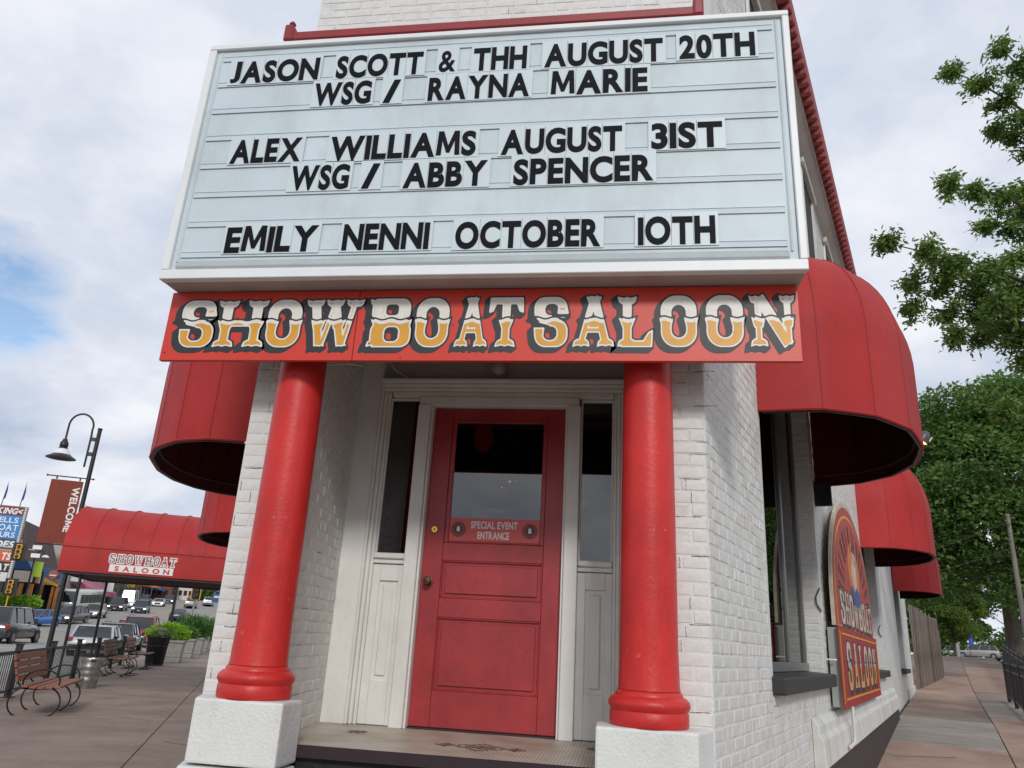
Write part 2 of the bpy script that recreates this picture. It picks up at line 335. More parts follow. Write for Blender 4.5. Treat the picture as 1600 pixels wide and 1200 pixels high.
def western(ch, px, py):
    """returns (sdf of whole letter incl. mid wings, natural width)"""
    L = []; ex = None; w = .8
    if ch == 'H':
        w = 1.0
        for c in (.22, .78): L += [bar(c, .05, c, .95, SW), serif(c, 0, .215), serif(c, 1, .215)]
        L += [bar(.2, .5, .8, .5, .15), wing(.22, .19), wing(.78, .19)]
    elif ch == 'T':
        w = .8; L = [bar(.4, .05, .4, .95, SW), serif(.4, 0, .24), [(.02, 1), (.78, 1), (.8, .66), (.68, .70), (.62, .84), (.18, .84), (.12, .70), (0, .66)], wing(.4)]
    elif ch == 'L':
        w = .76; L = [bar(.24, .05, .24, .95, SW), serif(.24, 0, .22), serif(.24, 1, .22), [(.1, 0), (.76, 0), (.78, .36), (.66, .30), (.56, .15), (.1, .15)], wing(.24)]
    elif ch == 'N':
        w = .9; L = [bar(.18, .05, .18, .95, .15), bar(.76, .05, .76, .95, .15), serif(.18, 0, .19), serif(.76, 1, .17), serif(.14, 1, .15), bar(.2, .96, .76, .04, .24), wing(.18, .16), wing(.76, .14)]
    elif ch == 'A':
        w = .86; L = [bar(.43, 1, .16, .05, .16), bar(.43, 1, .70, .05, .2), bar(.2, .34, .66, .34, .13), serif(.17, 0, .2), serif(.69, 0, .2), [(.24, 1), (.62, 1), (.56, .86), (.3, .86)], wing(.43, .26)]
    elif ch == 'W':
        w = 1.2; L = [bar(.2, .97, .36, .03, .2), bar(.62, .97, .40, .03, .13), bar(.58, .97, .80, .03, .2), bar(1.0, .97, .82, .03, .13), serif(.2, 1, .2), serif(.6, 1, .2), serif(1.0, 1, .2), wing(.30, .17), wing(.70, .17), serif(.37, 0, .13, .06), serif(.81, 0, .13, .06)]
    elif ch in 'OSB':
        w = .74 if ch != 'B' else .84
        if ch == 'O':
            o = np.maximum(rbox(px, py, .37, .5, .36, .5, .3), -rbox(px, py, .37, .5, .13, .30, .13)); ex = o; L = [wing(.13, .16), wing(.61, .16)]
        if ch == 'S':
            a = np.maximum(rbox(px, py, .36, .74, .34, .26, .22), -rbox(px, py, .38, .74, .12, .10, .09)); a = np.maximum(a, -sd_poly(px, py, [(.40, .70), (.9, .70), (.9, .40), (.40, .60)]))
            b = np.maximum(rbox(px, py, .38, .28, .34, .28, .24), -rbox(px, py, .36, .28, .12, .12, .1)); b = np.maximum(b, -sd_poly(px, py, [(-.2, .56), (.34, .42), (.34, .30), (-.2, .30)]))
            ex = np.minimum(a, b); L = [[(.48, .64), (.74, .64), (.70, .8), (.5, .8)], [(.02, .40), (.26, .40), (.24, .2), (.04, .2)], [(-.02, .60), (.3, .5), (.3, .62)], [(.74, .60), (.44, .5), (.44, .60)]]
        if ch == 'B':
            o = np.maximum(rbox(px, py, .42, .76, .38, .24, .18), -rbox(px, py, .44, .76, .11, .1, .06)); b = np.maximum(rbox(px, py, .44, .27, .40, .27, .2), -rbox(px, py, .46, .27, .12, .13, .08))
            ex = np.minimum(o, b); L = [bar(.2, .0, .2, 1, .22), serif(.18, 0, .2), serif(.18, 1, .2), wing(.22, .2), wing(.7, .15)]
    d = ex if ex is not None else np.full(px.shape, 1e9)
    for P in L: d = np.minimum(d, sd_poly(px, py, P))
    return d, w
WID = dict(H=1., T=.8, L=.76, N=.9, A=.86, W=1.2, O=.74, S=.74, B=.84)
def march(F, xs, ys):
    """filled polygons of F<0 on a grid"""
    ny, nx = F.shape; V = {}; vs = []; fs = []
    def vid(key, x, y):
        if key not in V: V[key] = len(vs); vs.append((x, y))
        return V[key]
    ins = F < 0
    cell = ins[:-1, :-1] | ins[1:, :-1] | ins[:-1, 1:] | ins[1:, 1:]
    for j, i in zip(*np.nonzero(cell)):
        c = [(i, j), (i + 1, j), (i + 1, j + 1), (i, j + 1)]; p = []
        for k in range(4):
            a, b = c[k], c[(k + 1) % 4]; fa, fb = F[a[1], a[0]], F[b[1], b[0]]
            if fa < 0: p.append(vid(a, xs[a[0]], ys[a[1]]))
            if (fa < 0) != (fb < 0):
                t = fa / (fa - fb); key = (min(a, b), max(a, b)); p.append(vid(key, xs[a[0]] + (xs[b[0]] - xs[a[0]]) * t, ys[a[1]] + (ys[b[1]] - ys[a[1]]) * t))
        if len(p) >= 3: fs.append(tuple(p))
    return vs, fs
def field_mesh(name, F, xs, ys, y, m):
    vs, fs = march(F, xs, ys); me = bpy.data.meshes.new(name)
    bm = bmesh.new(); vv = [bm.verts.new((a, y, b)) for a, b in vs]
    for f in fs:
        try: bm.faces.new([vv[k] for k in f])
        except ValueError: pass
    bmesh.ops.remove_doubles(bm, verts=bm.verts, dist=1e-6)
    bmesh.ops.dissolve_limit(bm, angle_limit=.02, verts=bm.verts, edges=bm.edges)
    bmesh.ops.triangulate(bm, faces=bm.faces)
    for f in bm.faces:
        if f.normal.y > 0: f.normal_flip()
    bm.to_mesh(me); bm.free(); me.materials.append(m); return me
_wc = {}
def western_letter(ch, x0, x1, z0, h, parent, MW, y, full=True, res=46, sh=(-.095, -.075), cols=None):
    """one slab letter: dark drop shadow, cream face, gold lower half; children of `parent`"""
    w = x1 - x0; nw = WID[ch]; sxx = w / nw; k = (ch, round(w, 3), h, full)
    if k not in _wc:
        gx = np.arange(-.25, nw + .25, 1 / res) ; gy = np.arange(-.22, 1.15, 1 / res); PX, PY = np.meshgrid(gx, gy)
        D, _ = western(ch, PX, PY); D = D + .010; split = .565
        xs = gx * sxx; ys = gy * h
        dark = D - .034
        for t in np.linspace(.12, 1, 8):
            d2, _ = western(ch, PX - sh[0] * t, PY - sh[1] * t); dark = np.minimum(dark, d2 - .026)
        wav = split + .02 * np.sin(PX * 18)
        gap = np.abs(PY - (wav + .014)) - .017
        face = np.maximum(D, -gap)
        low = np.maximum(D + .030, PY - (wav - .075)); line = np.maximum(np.maximum(D + .045, -(D + .053)), wav + .06 - PY)
        K = [field_mesh('letter_shadow', dark, xs, ys, 0, SBLK), field_mesh('letter_face', face, xs, ys, -.0012, CREAM)]
        if full: K += [field_mesh('letter_lower', low, xs, ys, -.0022, GOLD), field_mesh('letter_line', line, xs, ys, -.0022, GOLD)]
        _wc[k] = K
    K = _wc[k]; M = MW @ Matrix.Translation((x0, y, z0))
    a = link('letter', K[1], None, parent, M); link('letter_shadow', K[0], None, a, M)
    if full: link('letter_fill', K[2], None, a, M); link('letter_line', K[3], None, a, M)['kind'] = 'stuff'
    return a
# ------------------------------------------------------------------ ground
def struct(name, mb, m, MW=None, **k):
    o = mb.obj(name, m, None, MW, **k); o['kind'] = 'structure'; return o
def zworld(x, y):
    u = -math.sin(R(25.9)) * x + math.cos(R(25.9)) * y; s = (x - .43) * .3535 + (y - 3.94) * .9354
    w = sstep(-8, 6, math.degrees(math.atan2(x, y))) if y > 2 else (0 if x < 0 else 1)
    return (-1.4 + prof(u)) * (1 - w) + zR(max(0, s)) * w
xs = sorted(set([-900, -600, -400, -300] + list(range(-250, 251, 10)) + [300, 400, 600, 900]))
ys = sorted(set([-600, -300, -150, -80] + list(range(-40, 401, 8)) + [480, 600, 900]))
g = MB(); g.v = [(x, y, zworld(x, y) - .45) for y in ys for x in xs]; nx = len(xs)
g.f = [(j * nx + i, j * nx + i + 1, (j + 1) * nx + i + 1, (j + 1) * nx + i) for j in range(len(ys) - 1) for i in range(nx - 1)]
struct('ground', g, GRND, smooth=60)
def strip(lat0, lat1, u0, u1, dz, step=4):
    mb = MB(); us = list(np.arange(u0, u1, step)) + [u1]
    for u in us: mb.v += [(-lat1, u, -1.4 + prof(u) + dz), (-lat0, u, -1.4 + prof(u) + dz)]
    mb.f = [(2 * i, 2 * i + 1, 2 * i + 3, 2 * i + 2) for i in range(len(us) - 1)]; return mb
struct('road', strip(4.45, 23.2, -30, 420, -.15), ASPH, FU)
lm = MB()
for a, b in ((13.2, 13.35), (13.55, 13.7)): m_ = strip(a, b, 50, 400, -.145, 4); n0 = len(lm.v); lm.v += m_.v; lm.f += [tuple(i + n0 for i in f) for f in m_.f]
struct('road_centre_marking', lm, YEL, FU)
lm = MB()
for u in list(range(52, 300, 9)):
    for a in (9.9, 18.1): m_ = strip(a, a + .12, u, u + 3, -.145, 3); n0 = len(lm.v); lm.v += m_.v; lm.f += [tuple(i + n0 for i in f) for f in m_.f]
for u in (43.2, 46.4): m_ = strip(4.6, 23, u, u + .35, -.144, 1); n0 = len(lm.v); lm.v += m_.v; lm.f += [tuple(i + n0 for i in f) for f in m_.f]
struct('road_lane_marking', lm, WHT, FU)
kb = MB()
for a, b in ((4.3, 4.45), (23.2, 23.35)):
    us = list(np.arange(-30, 420, 5.))
    kb.loft([[(-b, u, -1.6 + prof(u)), (-a, u, -1.6 + prof(u)), (-a, u, -1.404 + prof(u)), (-b, u, -1.404 + prof(u))] for u in us])
struct('kerb', kb, KERB, FU)
# left sidewalk: slabs with open joints
sw = struct('sidewalk', strip(.15, 4.3, 4.6, 120, -.03, 4), mat('joint dirt', (.03, .026, .022), .95), FU)
def slab(mb_pts, m, parent, MW): return MB().loft(mb_pts).obj('paving_slab', m, parent, MW, bevel=.006)
for i, u in enumerate(np.arange(4.6, 52, 3.05)):
    for a, b in ((.15, 1.035), (1.045, 4.3)):
        u1 = u + 3.04
        slab([[(-b, v, -1.5 + prof(v)), (-a, v, -1.5 + prof(v)), (-a, v, -1.4 + prof(v)), (-b, v, -1.4 + prof(v))] for v in (u, u1)], SIDEW, sw, FU)
strip(.15, 4.3, 53.4, 120, 0).obj('far_slab', SIDEW, sw, FU)
struct('far_sidewalk', strip(23.35, 30, -30, 420, 0.0), SIDEW, FU)
# plaza in front of the entrance
c30 = lambda p: p
pz = MB().prism([(-2.0, 3.99), (-2.20, 3.90), (-5.85, 2.12), (-9, -2), (-9, -12), (9, -12), (7, 0), (3.45, 2.8), (.52, 3.90), (.3, 3.99)], -1.6, -1.4)
struct('plaza_pavement', pz, SIDEW)
# right sidewalk
def rq(s0, s1, o0, o1, dz=0, th=.12, step=3.):
    ss = list(np.arange(s0, s1, step)) + [s1]
    return [[(s, -o1, zR(s) + dz - th), (s, -o0, zR(s) + dz - th), (s, -o0, zR(s) + dz), (s, -o1, zR(s) + dz)] for s in ss]
jm = mat('joint dirt', (.03, .026, .022))
rs = struct('side_street_sidewalk', MB().loft(rq(.05, 70, -.3, 3.3, -.03, .2)), jm, FR)
slabs = [(.05, 4.5, SIDER), (4.5, 10.19, SIDER), (10.2, 14.2, SIDEG), (14.2, 17.5, SIDEW), (17.51, 22.5, SIDER), (22.5, 27.5, SIDER), (27.5, 33.1, SIDER), (33.12, 38.5, SIDEW), (38.5, 46, SIDEW), (46, 70, SIDEW)]
for a, b, m_ in slabs:
    MB().loft(rq(a, b - .015, 0.03 if b < 26 else -.9, 1.6, 0)).obj('paving_slab', m_, rs, FR, bevel=.006)
for a, b, m_ in ((.05, 6, SIDER), (6, 11.4, SIDER), (11.41, 15.9, SIDER), (15.92, 21, SIDEG), (21.01, 26.1, SIDEW), (26.12, 32, SIDER), (32.01, 39, SIDER), (39, 47, SIDEW), (47, 70, SIDEW)):
    MB().loft(rq(a, b - .015, 1.615, 3.3, -.004)).obj('paving_slab', m_, rs, FR, bevel=.006)
struct('side_street', MB().loft(rq(-4, 160, 3.6, 13, -.14, .1)), ASPH, FR)
struct('far_lot', MB().loft(rq(71, 260, -60, 3.3, 0.0, .3, 8)), ASPH, FR)

# ------------------------------------------------------------------ the saloon building
B = thing('saloon_building', 'white painted brick corner saloon with red columns, red door and dark plinth', 'building', T(-.846, 3.94, -1.4))
ZC, ZR_ = 1.93, 6.5    # porch ceiling, eaves
MB().prism([(-2.13, 3.94), (-1.75, 3.94), (-1.875, 5.1), (-2.69, 5.1)], -1.7, ZC).obj('wall', WHITE, B)
MB().prism([(.05, 3.94), (.43, 3.94), (.868, 5.1), (.185, 5.1)], -1.7, ZC).obj('wall', WHITE, B)
MB().prism([(-2.13, 3.94), (.43, 3.94), (.868, 5.1), (-2.69, 5.1)], ZC + .002, ZR_).obj('wall', WHITE, B)
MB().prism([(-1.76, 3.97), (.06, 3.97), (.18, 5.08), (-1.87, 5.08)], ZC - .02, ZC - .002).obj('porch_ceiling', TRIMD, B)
WIN = [(1.5, 4.0), (9.1, 11.7), (17.9, 20.4)]; WZ0, WZ1 = -.11, 2.7
cuts = [1.24, 1.5, 4.0, 9.1, 11.7, 13.37]
for a, b in ((1.24, 1.5), (4.0, 9.1), (11.7, 13.37)): MB().box(a, b, 0, .34, -1.7, ZR_).obj('wall', WHITE, B, FR)
for a, b in WIN[:2]:
    MB().box(a, b, 0, .34, -1.7, WZ0 - .12).obj('wall', WHITE, B, FR); MB().box(a, b, 0, .34, WZ1, ZR_).obj('wall', WHITE, B, FR)
for a, b, z0, z1 in ((13.372, 17.9, -1.7, 4.2), (20.4, 24.6, -1.7, 4.2), (17.9, 20.4, -1.7, WZ0 - .12), (17.9, 20.4, WZ1, 4.2)): MB().box(a, b, .03, .34, z0, z1).obj('wall', WHITE, B, FR)
# left wall (only its awnings are seen), rear walls, roof
MB().box(-25, -1.3, 0, .3, -1.7, ZR_).obj('wall', WHITE, B, FL)
def W2(M, x, y): v = M @ Vector((x, y, 0)); return (v.x, v.y)
bk = [W2(FR, 24.6, .34), W2(FR, 24.6, .03), W2(FL, -25, 0), W2(FL, -25, .3)]
MB().prism([bk[0], bk[1], bk[2], bk[3]], -1.7, 4.2).obj('wall', WHITE, B)
MB().prism([(-2.05, 4.0), (.37, 4.0), W2(FR, 13.37, .02), W2(FL, -13.4, .02)], ZR_ + .002, ZR_ + .2).obj('roof', mat('roof membrane', (.2, .2, .2), .9), B)
MB().prism([W2(FR, 13.4, .05), W2(FR, 24.5, .05), W2(FL, -24.9, .05), W2(FL, -13.4, .05)], 4.202, 4.35).obj('roof', MATS['roof membrane'], B)
MB().prism([W2(FR, 13.37, .02), W2(FR, 13.37, .3), W2(FL, -13.4, .3), W2(FL, -13.4, .02)], 4.36, ZR_).obj('wall', WHITE, B)
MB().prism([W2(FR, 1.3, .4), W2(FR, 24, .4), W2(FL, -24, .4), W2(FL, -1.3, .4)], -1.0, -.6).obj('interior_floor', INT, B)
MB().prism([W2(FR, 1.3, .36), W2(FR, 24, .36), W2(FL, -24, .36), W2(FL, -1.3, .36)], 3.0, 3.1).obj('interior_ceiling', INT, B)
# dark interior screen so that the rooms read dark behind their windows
MB().box(1.5, 24, 1.2, 1.25, -.6, 3.0).obj('dark_screen', INT, B, FR)
# upper windows in the side wall: lintels, frames and dark panes set on shallow reveals
for a in (1.9, 5.1, 7.3, 9.6):
    f = MB().box(a, a + 1.0, -.004, .02, 4.5, 6.0).obj('upper_window', mat('dark window reveal', (.02, .02, .02)), B, FR)
    MB().box(a - .08, a + 1.08, -.07, -.006, 6.01, 6.09).obj('window_hood', WHITE, f, FR, bevel=.01)
    MB().box(a - .08, a + 1.08, -.09, -.006, 4.40, 4.49).obj('window_sill', SILL, f, FR, bevel=.01)
    for q in (a + .0, a + .94): MB().box(q, q + .06, -.03, -.006, 4.5, 6.0).obj('window_frame', TRIM, f, FR)
# plinth and base course of the side wall
def rprism(poly, s0, s1, name, m, bevel=.006, parent=B, MW=FR): return MB().prism(poly, s0, s1, 'x').obj(name, m, parent, MW, bevel=bevel)
rprism([(-.075, -1.7), (-.001, -1.7), (-.001, -.80), (-.075, -.80)], .12, 13.34, 'plinth', DARKBASE, .01)
rprism([(-.095, -.798), (-.001, -.798), (-.001, -.44), (-.02, -.445), (-.055, -.50), (-.06, -.56), (-.085, -.60)], 2.95, 13.34, 'base_course', WHITE, .006)
rprism([(-.03, -1.6), (.028, -1.6), (.028, -.98), (-.03, -.98)], 13.36, 17.6, 'plinth', DARKBASE, .008)
rprism([(-.02, -1.6), (.028, -1.6), (.028, -.92), (-.02, -.92)], 17.61, 24.6, 'plinth', mat('plinth black', (.02, .02, .02), .7), .008)
rprism([(-.03, -.918), (.028, -.918), (.028, -.62), (-.005, -.62)], 20.0, 24.62, 'base_course', WHITE, .006)
# white downpipe beside the wall sign
MB().tube([(4.75, -.125, -.42), (4.75, -.125, -.70), (4.68, -.125, -.74), (4.35, -.125, -.745)], .016, 8).obj('conduit', WHITE, B, FR, smooth=50)
# windows in the side wall
for wi, (a, b) in enumerate(WIN):
    wf = MB(); y0, y1 = .15, .21
    for p, q in ((a, a + .05), (b - .05, b)): wf.box(p, q, y0, y1, WZ0, WZ1)
    wf.box(a + .05, b - .05, y0, y1, WZ1 - .08, WZ1); wf.box(a + .05, b - .05, y0 - .02, y1, WZ0, WZ0 + .07)
    w = wf.obj('window', FRAMEG, B, FR, bevel=.004)
    for p in (a + 1.62,): MB().box(p, p + .05, y0 + .005, y1 - .005, WZ0 + .07, WZ1 - .08).obj('mullion', FRAMEG, w, FR, bevel=.004)
    for p, q in ((a + .05, a + 1.62), (a + 1.67, b - .05)): MB().box(p + .002, q - .002, .175, .181, WZ0 + .072, WZ1 - .082).obj('pane', GLASS, w, FR)
    rprism([(-.085, -.23), (.14, -.23), (.14, -.112), (-.085, -.125)], a - .05, b + .06, 'window_sill', SILL, .01)
    if wi < 2:
        ti = MB()   # x-shaped iron tie fixed to the far reveal
        for q in (-1,): ti.tube([(b - .015, .05 + q * .055, .42), (b - .02, .05 + q * .018, .49), (b - .02, .05 + q * .016, .55), (b - .015, .05 + q * .055, .63)], .006, 6)
        ti.obj('iron_tie', BLACK, B, FR, smooth=60)
# ledge above the marquee
lp = [(3.585, 3.60), (3.585, 3.545), (3.64, 3.54), (3.70, 3.515), (3.938, 3.50), (3.938, 3.64), (3.62, 3.625)]
ld = MB().prism(lp, -2.14, .44, 'x').obj('ledge', LEDGE, B, bevel=.004)
for x in (-2.125, .425):
    MB().box(x - .03, x + .03, 3.57, 3.66, 3.53, 3.66).obj('ledge_end_block', LEDGE, ld, bevel=.012)
    MB().lathe([(.0, 0), (.02, 0), (.012, .012), (.022, .03), (.012, .048), (0, .05)], 12).obj('finial', LEDGE, ld, T(x, 3.615, 3.66), smooth=50)
# eaves cornice along the side wall
rprism([(-.30, 6.38), (-.31, 6.52), (-.27, 6.66), (-.001, 6.68), (-.001, 6.60), (-.17, 6.42), (-.17, 6.38)], -.1, 13.37, 'cornice', mat('weathered red cornice', (.30, .06, .06), .7, .2, 2., .2, 30), .006)
rprism([(-.169, 6.37), (-.169, 6.41), (-.001, 6.50), (-.001, 6.30), (-.05, 6.31)], -.1, 13.37, 'soffit', TRIM, 0)
dn = MB()
for s in np.arange(0, 13.3, .17): dn.box(s, s + .075, -.30, -.185, 6.30, 6.379)
dn.obj('dentil_row', MATS['weathered red cornice'], B, FR)['kind'] = 'stuff'
rprism([(-.183, 6.30), (-.183, 6.369), (-.172, 6.369), (-.172, 6.30)], -.1, 13.37, 'dentil_backing', mat('white frieze', (.55, .5, .48)), 0)
# ---- bricks
BR = []
def brick_mesh(w, h, k):
    bm = bmesh.new(); r = random.Random(k * 31 + int(w * 1000))
    bmesh.ops.create_cube(bm, size=1)
    for v in bm.verts: v.co = Vector((v.co.x * w + r.uniform(-.0014, .0014), v.co.y * .02, v.co.z * h + r.uniform(-.0012, .0012)))
    for v in bm.verts:
        if v.co.y < 0: v.co.y += r.uniform(-.0012, .001)
    bmesh.ops.bevel(bm, geom=[e for e in bm.edges if sum(v.co.y for v in e.verts) < -.001], offset=.0035, segments=1, affect='EDGES', profile=.5)
    me = bpy.data.meshes.new('brick'); bm.to_mesh(me); bm.free(); me.materials.append(WHITE2)
    me.polygons.foreach_set('use_smooth', [True] * len(me.polygons)); me.set_sharp_from_angle(angle=R(40)); return me
BM = {}
def bm_get(w):
    q = min((.2, .15, .095, .05), key=lambda a: abs(a - w)); return [BM.setdefault((q, k), None) or BM.__setitem__((q, k), brick_mesh(q, .0565, k)) or BM[(q, k)] for k in (random.randrange(5),)][0], q
CH = .0655
def brickwork(M, x0, x1, z0, z1, pr=.0022, holes=()):
    z = z0; row = 0
    while z + .03 < z1:
        x = x0 + random.uniform(0, .004); r = row % 6
        first = .2 if row % 2 == 0 else .095
        bw = .095 if r == 5 else .2
        w = first if r != 5 else .15
        while x < x1 - .02:
            ww = min(w, x1 - x)
            if x1 - x - ww < .04: ww = x1 - x
            if not any(a < x + ww / 2 < b and c < z + .03 < d for a, b, c, d in holes):
                BR.append((M @ Matrix.Translation((x + ww / 2, .01 - pr + random.uniform(-.0012, .0012), z + CH / 2)) @ Matrix.Rotation(random.uniform(-.006, .006), 4, 'Y'), max(.03, ww - .0095)))
            x += ww; w = bw
        z += CH; row += 1
brickwork(T(0, 3.94, 0), -2.13, -1.75, -.333, ZC)
brickwork(T(0, 3.94, 0), .05, .43, -.333, ZC)
brickwork(T(0, 3.94, 0), -2.13, .43, 3.66, 4.6)
brickwork(FR, .0, 1.46, -1.12, 2.0)
brickwork(FR, 1.46, 4.05, -.43, -.235); brickwork(FR, .0, 2.9, -.79, -.44) if False else None
brickwork(FR, 4.08, 9.0, -.43, 2.3)
brickwork(FR, 1.46, 2.9, -.79, -.43)
brickwork(FR, 11.75, 13.3, -.43, 2.3)
brickwork(FR @ Matrix.Translation((0, .03, 0)), 13.4, 17.8, -.95, 2.3); brickwork(FR @ Matrix.Translation((0, .03, 0)), 20.5, 24.5, -.6, 2.3)
brickwork(FR, 0.02, 8, 4.6, 6.3, holes=[(1.8, 3.05, 4.3, 6.2), (5.0, 6.2, 4.3, 6.2)])
a_l = math.atan2(4.93 - 3.94, -1.75 + 1.86) # left return
ML = Matrix.Translation((-1.75, 3.94, 0)) @ Matrix.Rotation(math.atan2(1.16, -.125), 4, 'Z')
brickwork(ML, .0, 1.0, -.54, ZC - .02, .0015)
MR2 = Matrix.Translation((.185, 5.1, 0)) @ Matrix.Rotation(math.atan2(-1.16, -.135), 4, 'Z')
brickwork(MR2, .15, 1.16, -.54, ZC - .02, .0015)
# reveal of windows
for a, b in WIN[:2]: brickwork(FR @ Matrix.Translation((b, 0, 0)) @ Matrix.Rotation(math.pi / 2, 4, 'Z') @ Matrix.Rotation(math.pi, 4, 'Z') @ Matrix.Translation((-.15, 0, 0)), 0, .14, WZ0 + .02, WZ1, .003)
F_, R_, U_ = Fw, Rt, Up
def pix(p):
    z = p.dot(F_)
    return (800 + 1180 * p.dot(R_) / z, 600 - 1180 * p.dot(U_) / z) if z > .1 else (-1, -1)
def score(b):
    M, w = b; p = M.translation; n = -(M.to_3x3() @ Vector((0, 1, 0))); q = pix(p)
    if not (0 <= q[0] <= 1600 and 0 <= q[1] <= 1200): return 0
    d = p.length
    # hidden behind the marquee, the sign board, the columns or an awning: no use as separate pieces
    if 250 < q[0] < 1262 and 60 < q[1] < 565 and not q[1] < 50: return 0
    if 1183 < q[0] < 1440 and 415 < q[1] < 740: return 0
    if p.y < 4.2 and (440 - (q[1] - 568) * .13 < q[0] < 505 - (q[1] - 568) * .10 or 973 < q[0] < 1050): return 0
    return max(0, n.dot(-p) / d) * w / d ** 2
BR.sort(key=score, reverse=True)
for M, w in BR[:296]:
    me, q = bm_get(w); o = bpy.data.objects.new('brick', me); COL.objects.link(o); place(o, B, M @ Matrix.Diagonal((w / q, 1, 1, 1)))
V = []; Fs = []; off = 0
for M, w in BR[296:]:
    me, q = bm_get(w); v = np.empty(len(me.vertices) * 3); me.vertices.foreach_get('co', v); v = v.reshape(-1, 3) * (w / q, 1, 1)
    A = np.array(M); V.append(v @ A[:3, :3].T + A[:3, 3]); Fs += [tuple(i + off for i in p.vertices) for p in me.polygons]; off += len(v)
me = bpy.data.meshes.new('brickwork'); me.from_pydata(np.concatenate(V).tolist(), [], Fs); o = link('brickwork', me, WHITE2, B); o['kind'] = 'stuff'

# hairline cracks along the painted joints, cable and cracks in the paving
cr_ = random.Random(21); cm = MB()
def crackline(M, x, z, L, vert=False, w=.0015):
    n = 6; P = [((x + (cr_.uniform(-.002, .002) if vert else L * i / n)), (z + (L * i / n if vert else cr_.uniform(-.002, .002)))) for i in range(n + 1)]
    for (a, b), (c, d) in zip(P[:-1], P[1:]):
        ww = w * cr_.uniform(.4, 1.2); dx, dz = (ww, 0) if vert else (0, ww)
        cm.quad(*[tuple(M @ Vector(q)) for q in ((a - dx, -.0045, b - dz), (c - dx, -.0045, d - dz), (c + dx, -.0045, d + dz), (a + dx, -.0045, b + dz))])
for M, x0, x1, z0, z1, n in ((T(0, 3.94, 0), -2.12, -1.98, -.3, 1.5, 16), (T(0, 3.94, 0), .27, .42, -.3, 1.5, 18), (FR, .03, 1.3, -.5, 1.6, 26), (T(0, 3.94, 0), -2.1, .4, 3.66, 4.3, 16), (ML, .1, .9, -.4, 1.5, 14)):
    for k in range(n):
        row = cr_.randint(0, int((z1 - z0) / CH)); zj = -.333 + CH * round((z0 + row * CH + .333) / CH) if M is not FR else -1.12 + CH * round((z0 + row * CH + 1.12) / CH)
        if M.translation.y == 3.94 and z0 > 3: zj = 3.66 + row * CH
        if M is ML: zj = -.54 + row * CH
        v_ = cr_.random() < .3; crackline(M, cr_.uniform(x0, x1 - .04), zj + (.004 if v_ else 0), .055 if v_ else cr_.uniform(.04, .13), v_)
cm.obj('joint_cracks', mat('dark joint crack', (.10, .09, .08), .9, 0), B, fix=False)['kind'] = 'stuff'
MB().tube([(-1.70, 4.90, 1.80), (-1.66, 4.90, 1.86), (-1.62, 4.93, 1.80), (-1.52, 4.975, 1.745), (-1.40, 4.975, 1.735)], .007, 6).obj('cable', TRIM, B, smooth=60)
MB().tube([(-1.72, 3.93, 1.46), (-1.62, 4.0, 1.50), (-1.55, 4.1, 1.52)], .005, 6).obj('cable', TRIM, B, smooth=60)
def pcrack(M, pts, w=.006):
    c = MB(); P = []
    for (a, b), (c2, d) in zip(pts[:-1], pts[1:]):
        n = 7; P += [(a + (c2 - a) * i / n + cr_.uniform(-.02, .02), b + (d - b) * i / n + cr_.uniform(-.02, .02)) for i in range(n)]
    for (a, b), (c2, d) in zip(P[:-1], P[1:]):
        l = math.hypot(c2 - a, d - b) + 1e-6; nx_, ny_ = -(d - b) / l * w, (c2 - a) / l * w; z1_, z2_ = M[1](a, b), M[1](c2, d)
        c.quad((a - nx_, b - ny_, z1_), (c2 - nx_, d - ny_, z2_), (c2 + nx_, d + ny_, z2_), (a + nx_, b + ny_, z1_))
    o = c.obj('crack', mat('paving crack dirt', (.05, .04, .033), .95, 0), M[2], M[0], fix=False); return o
ML_ = (FU, lambda x, y: -1.396 + prof(y), sw); MR_ = (FR, lambda x, y: zR(x) + .004, rs)
for pts in ([(-1.2, 13.2), (-1.9, 13.9), (-2.9, 13.6)], [(-2.6, 20.5), (-1.8, 20.0)], [(-.3, 10.4), (-.9, 11.2)], [(-3.9, 17.4), (-3.0, 17.9), (-1.3, 17.2)]): pcrack(ML_, pts)
for pts in ([(12, -.1), (12.6, -.8), (12.2, -1.6)], [(19, -.05), (20.2, -.7), (19.6, -1.6)], [(24.5, -.2), (24.9, -1.6)], [(16.8, -1.7), (17.1, -2.4)], [(18.5, -1.7), (18.4, -2.4)], [(8.6, -.2), (9.2, -1.1)]): pcrack(MR_, pts, .009)
# ------------------------------------------------------------------ porch
FLZ = -.54
fl = MB().prism([(-1.765, 3.955), (.066, 3.955), (.186, 5.1), (-1.877, 5.1)], FLZ - .03, FLZ)
TILE = bpy.data.materials.new('mosaic tile'); TILE.use_nodes = True; t = TILE.node_tree; bs = t.nodes['Principled BSDF']
tc = t.nodes.new('ShaderNodeTexCoord'); vo = t.nodes.new('ShaderNodeTexVoronoi'); vo.inputs['Scale'].default_value = 55; vo.inputs['Randomness'].default_value = .12; vo.feature = 'DISTANCE_TO_EDGE'
t.links.new(tc.outputs['Object'], vo.inputs[0]); c1 = ramp(t, vo.outputs[0], [(.03, (.13, .11, .09)), (.10, (.60, .55, .46))])
nn = t.nodes.new('ShaderNodeTexNoise'); nn.inputs['Scale'].default_value = 5; nn.inputs['Detail'].default_value = 5; t.links.new(tc.outputs['Object'], nn.inputs[0])
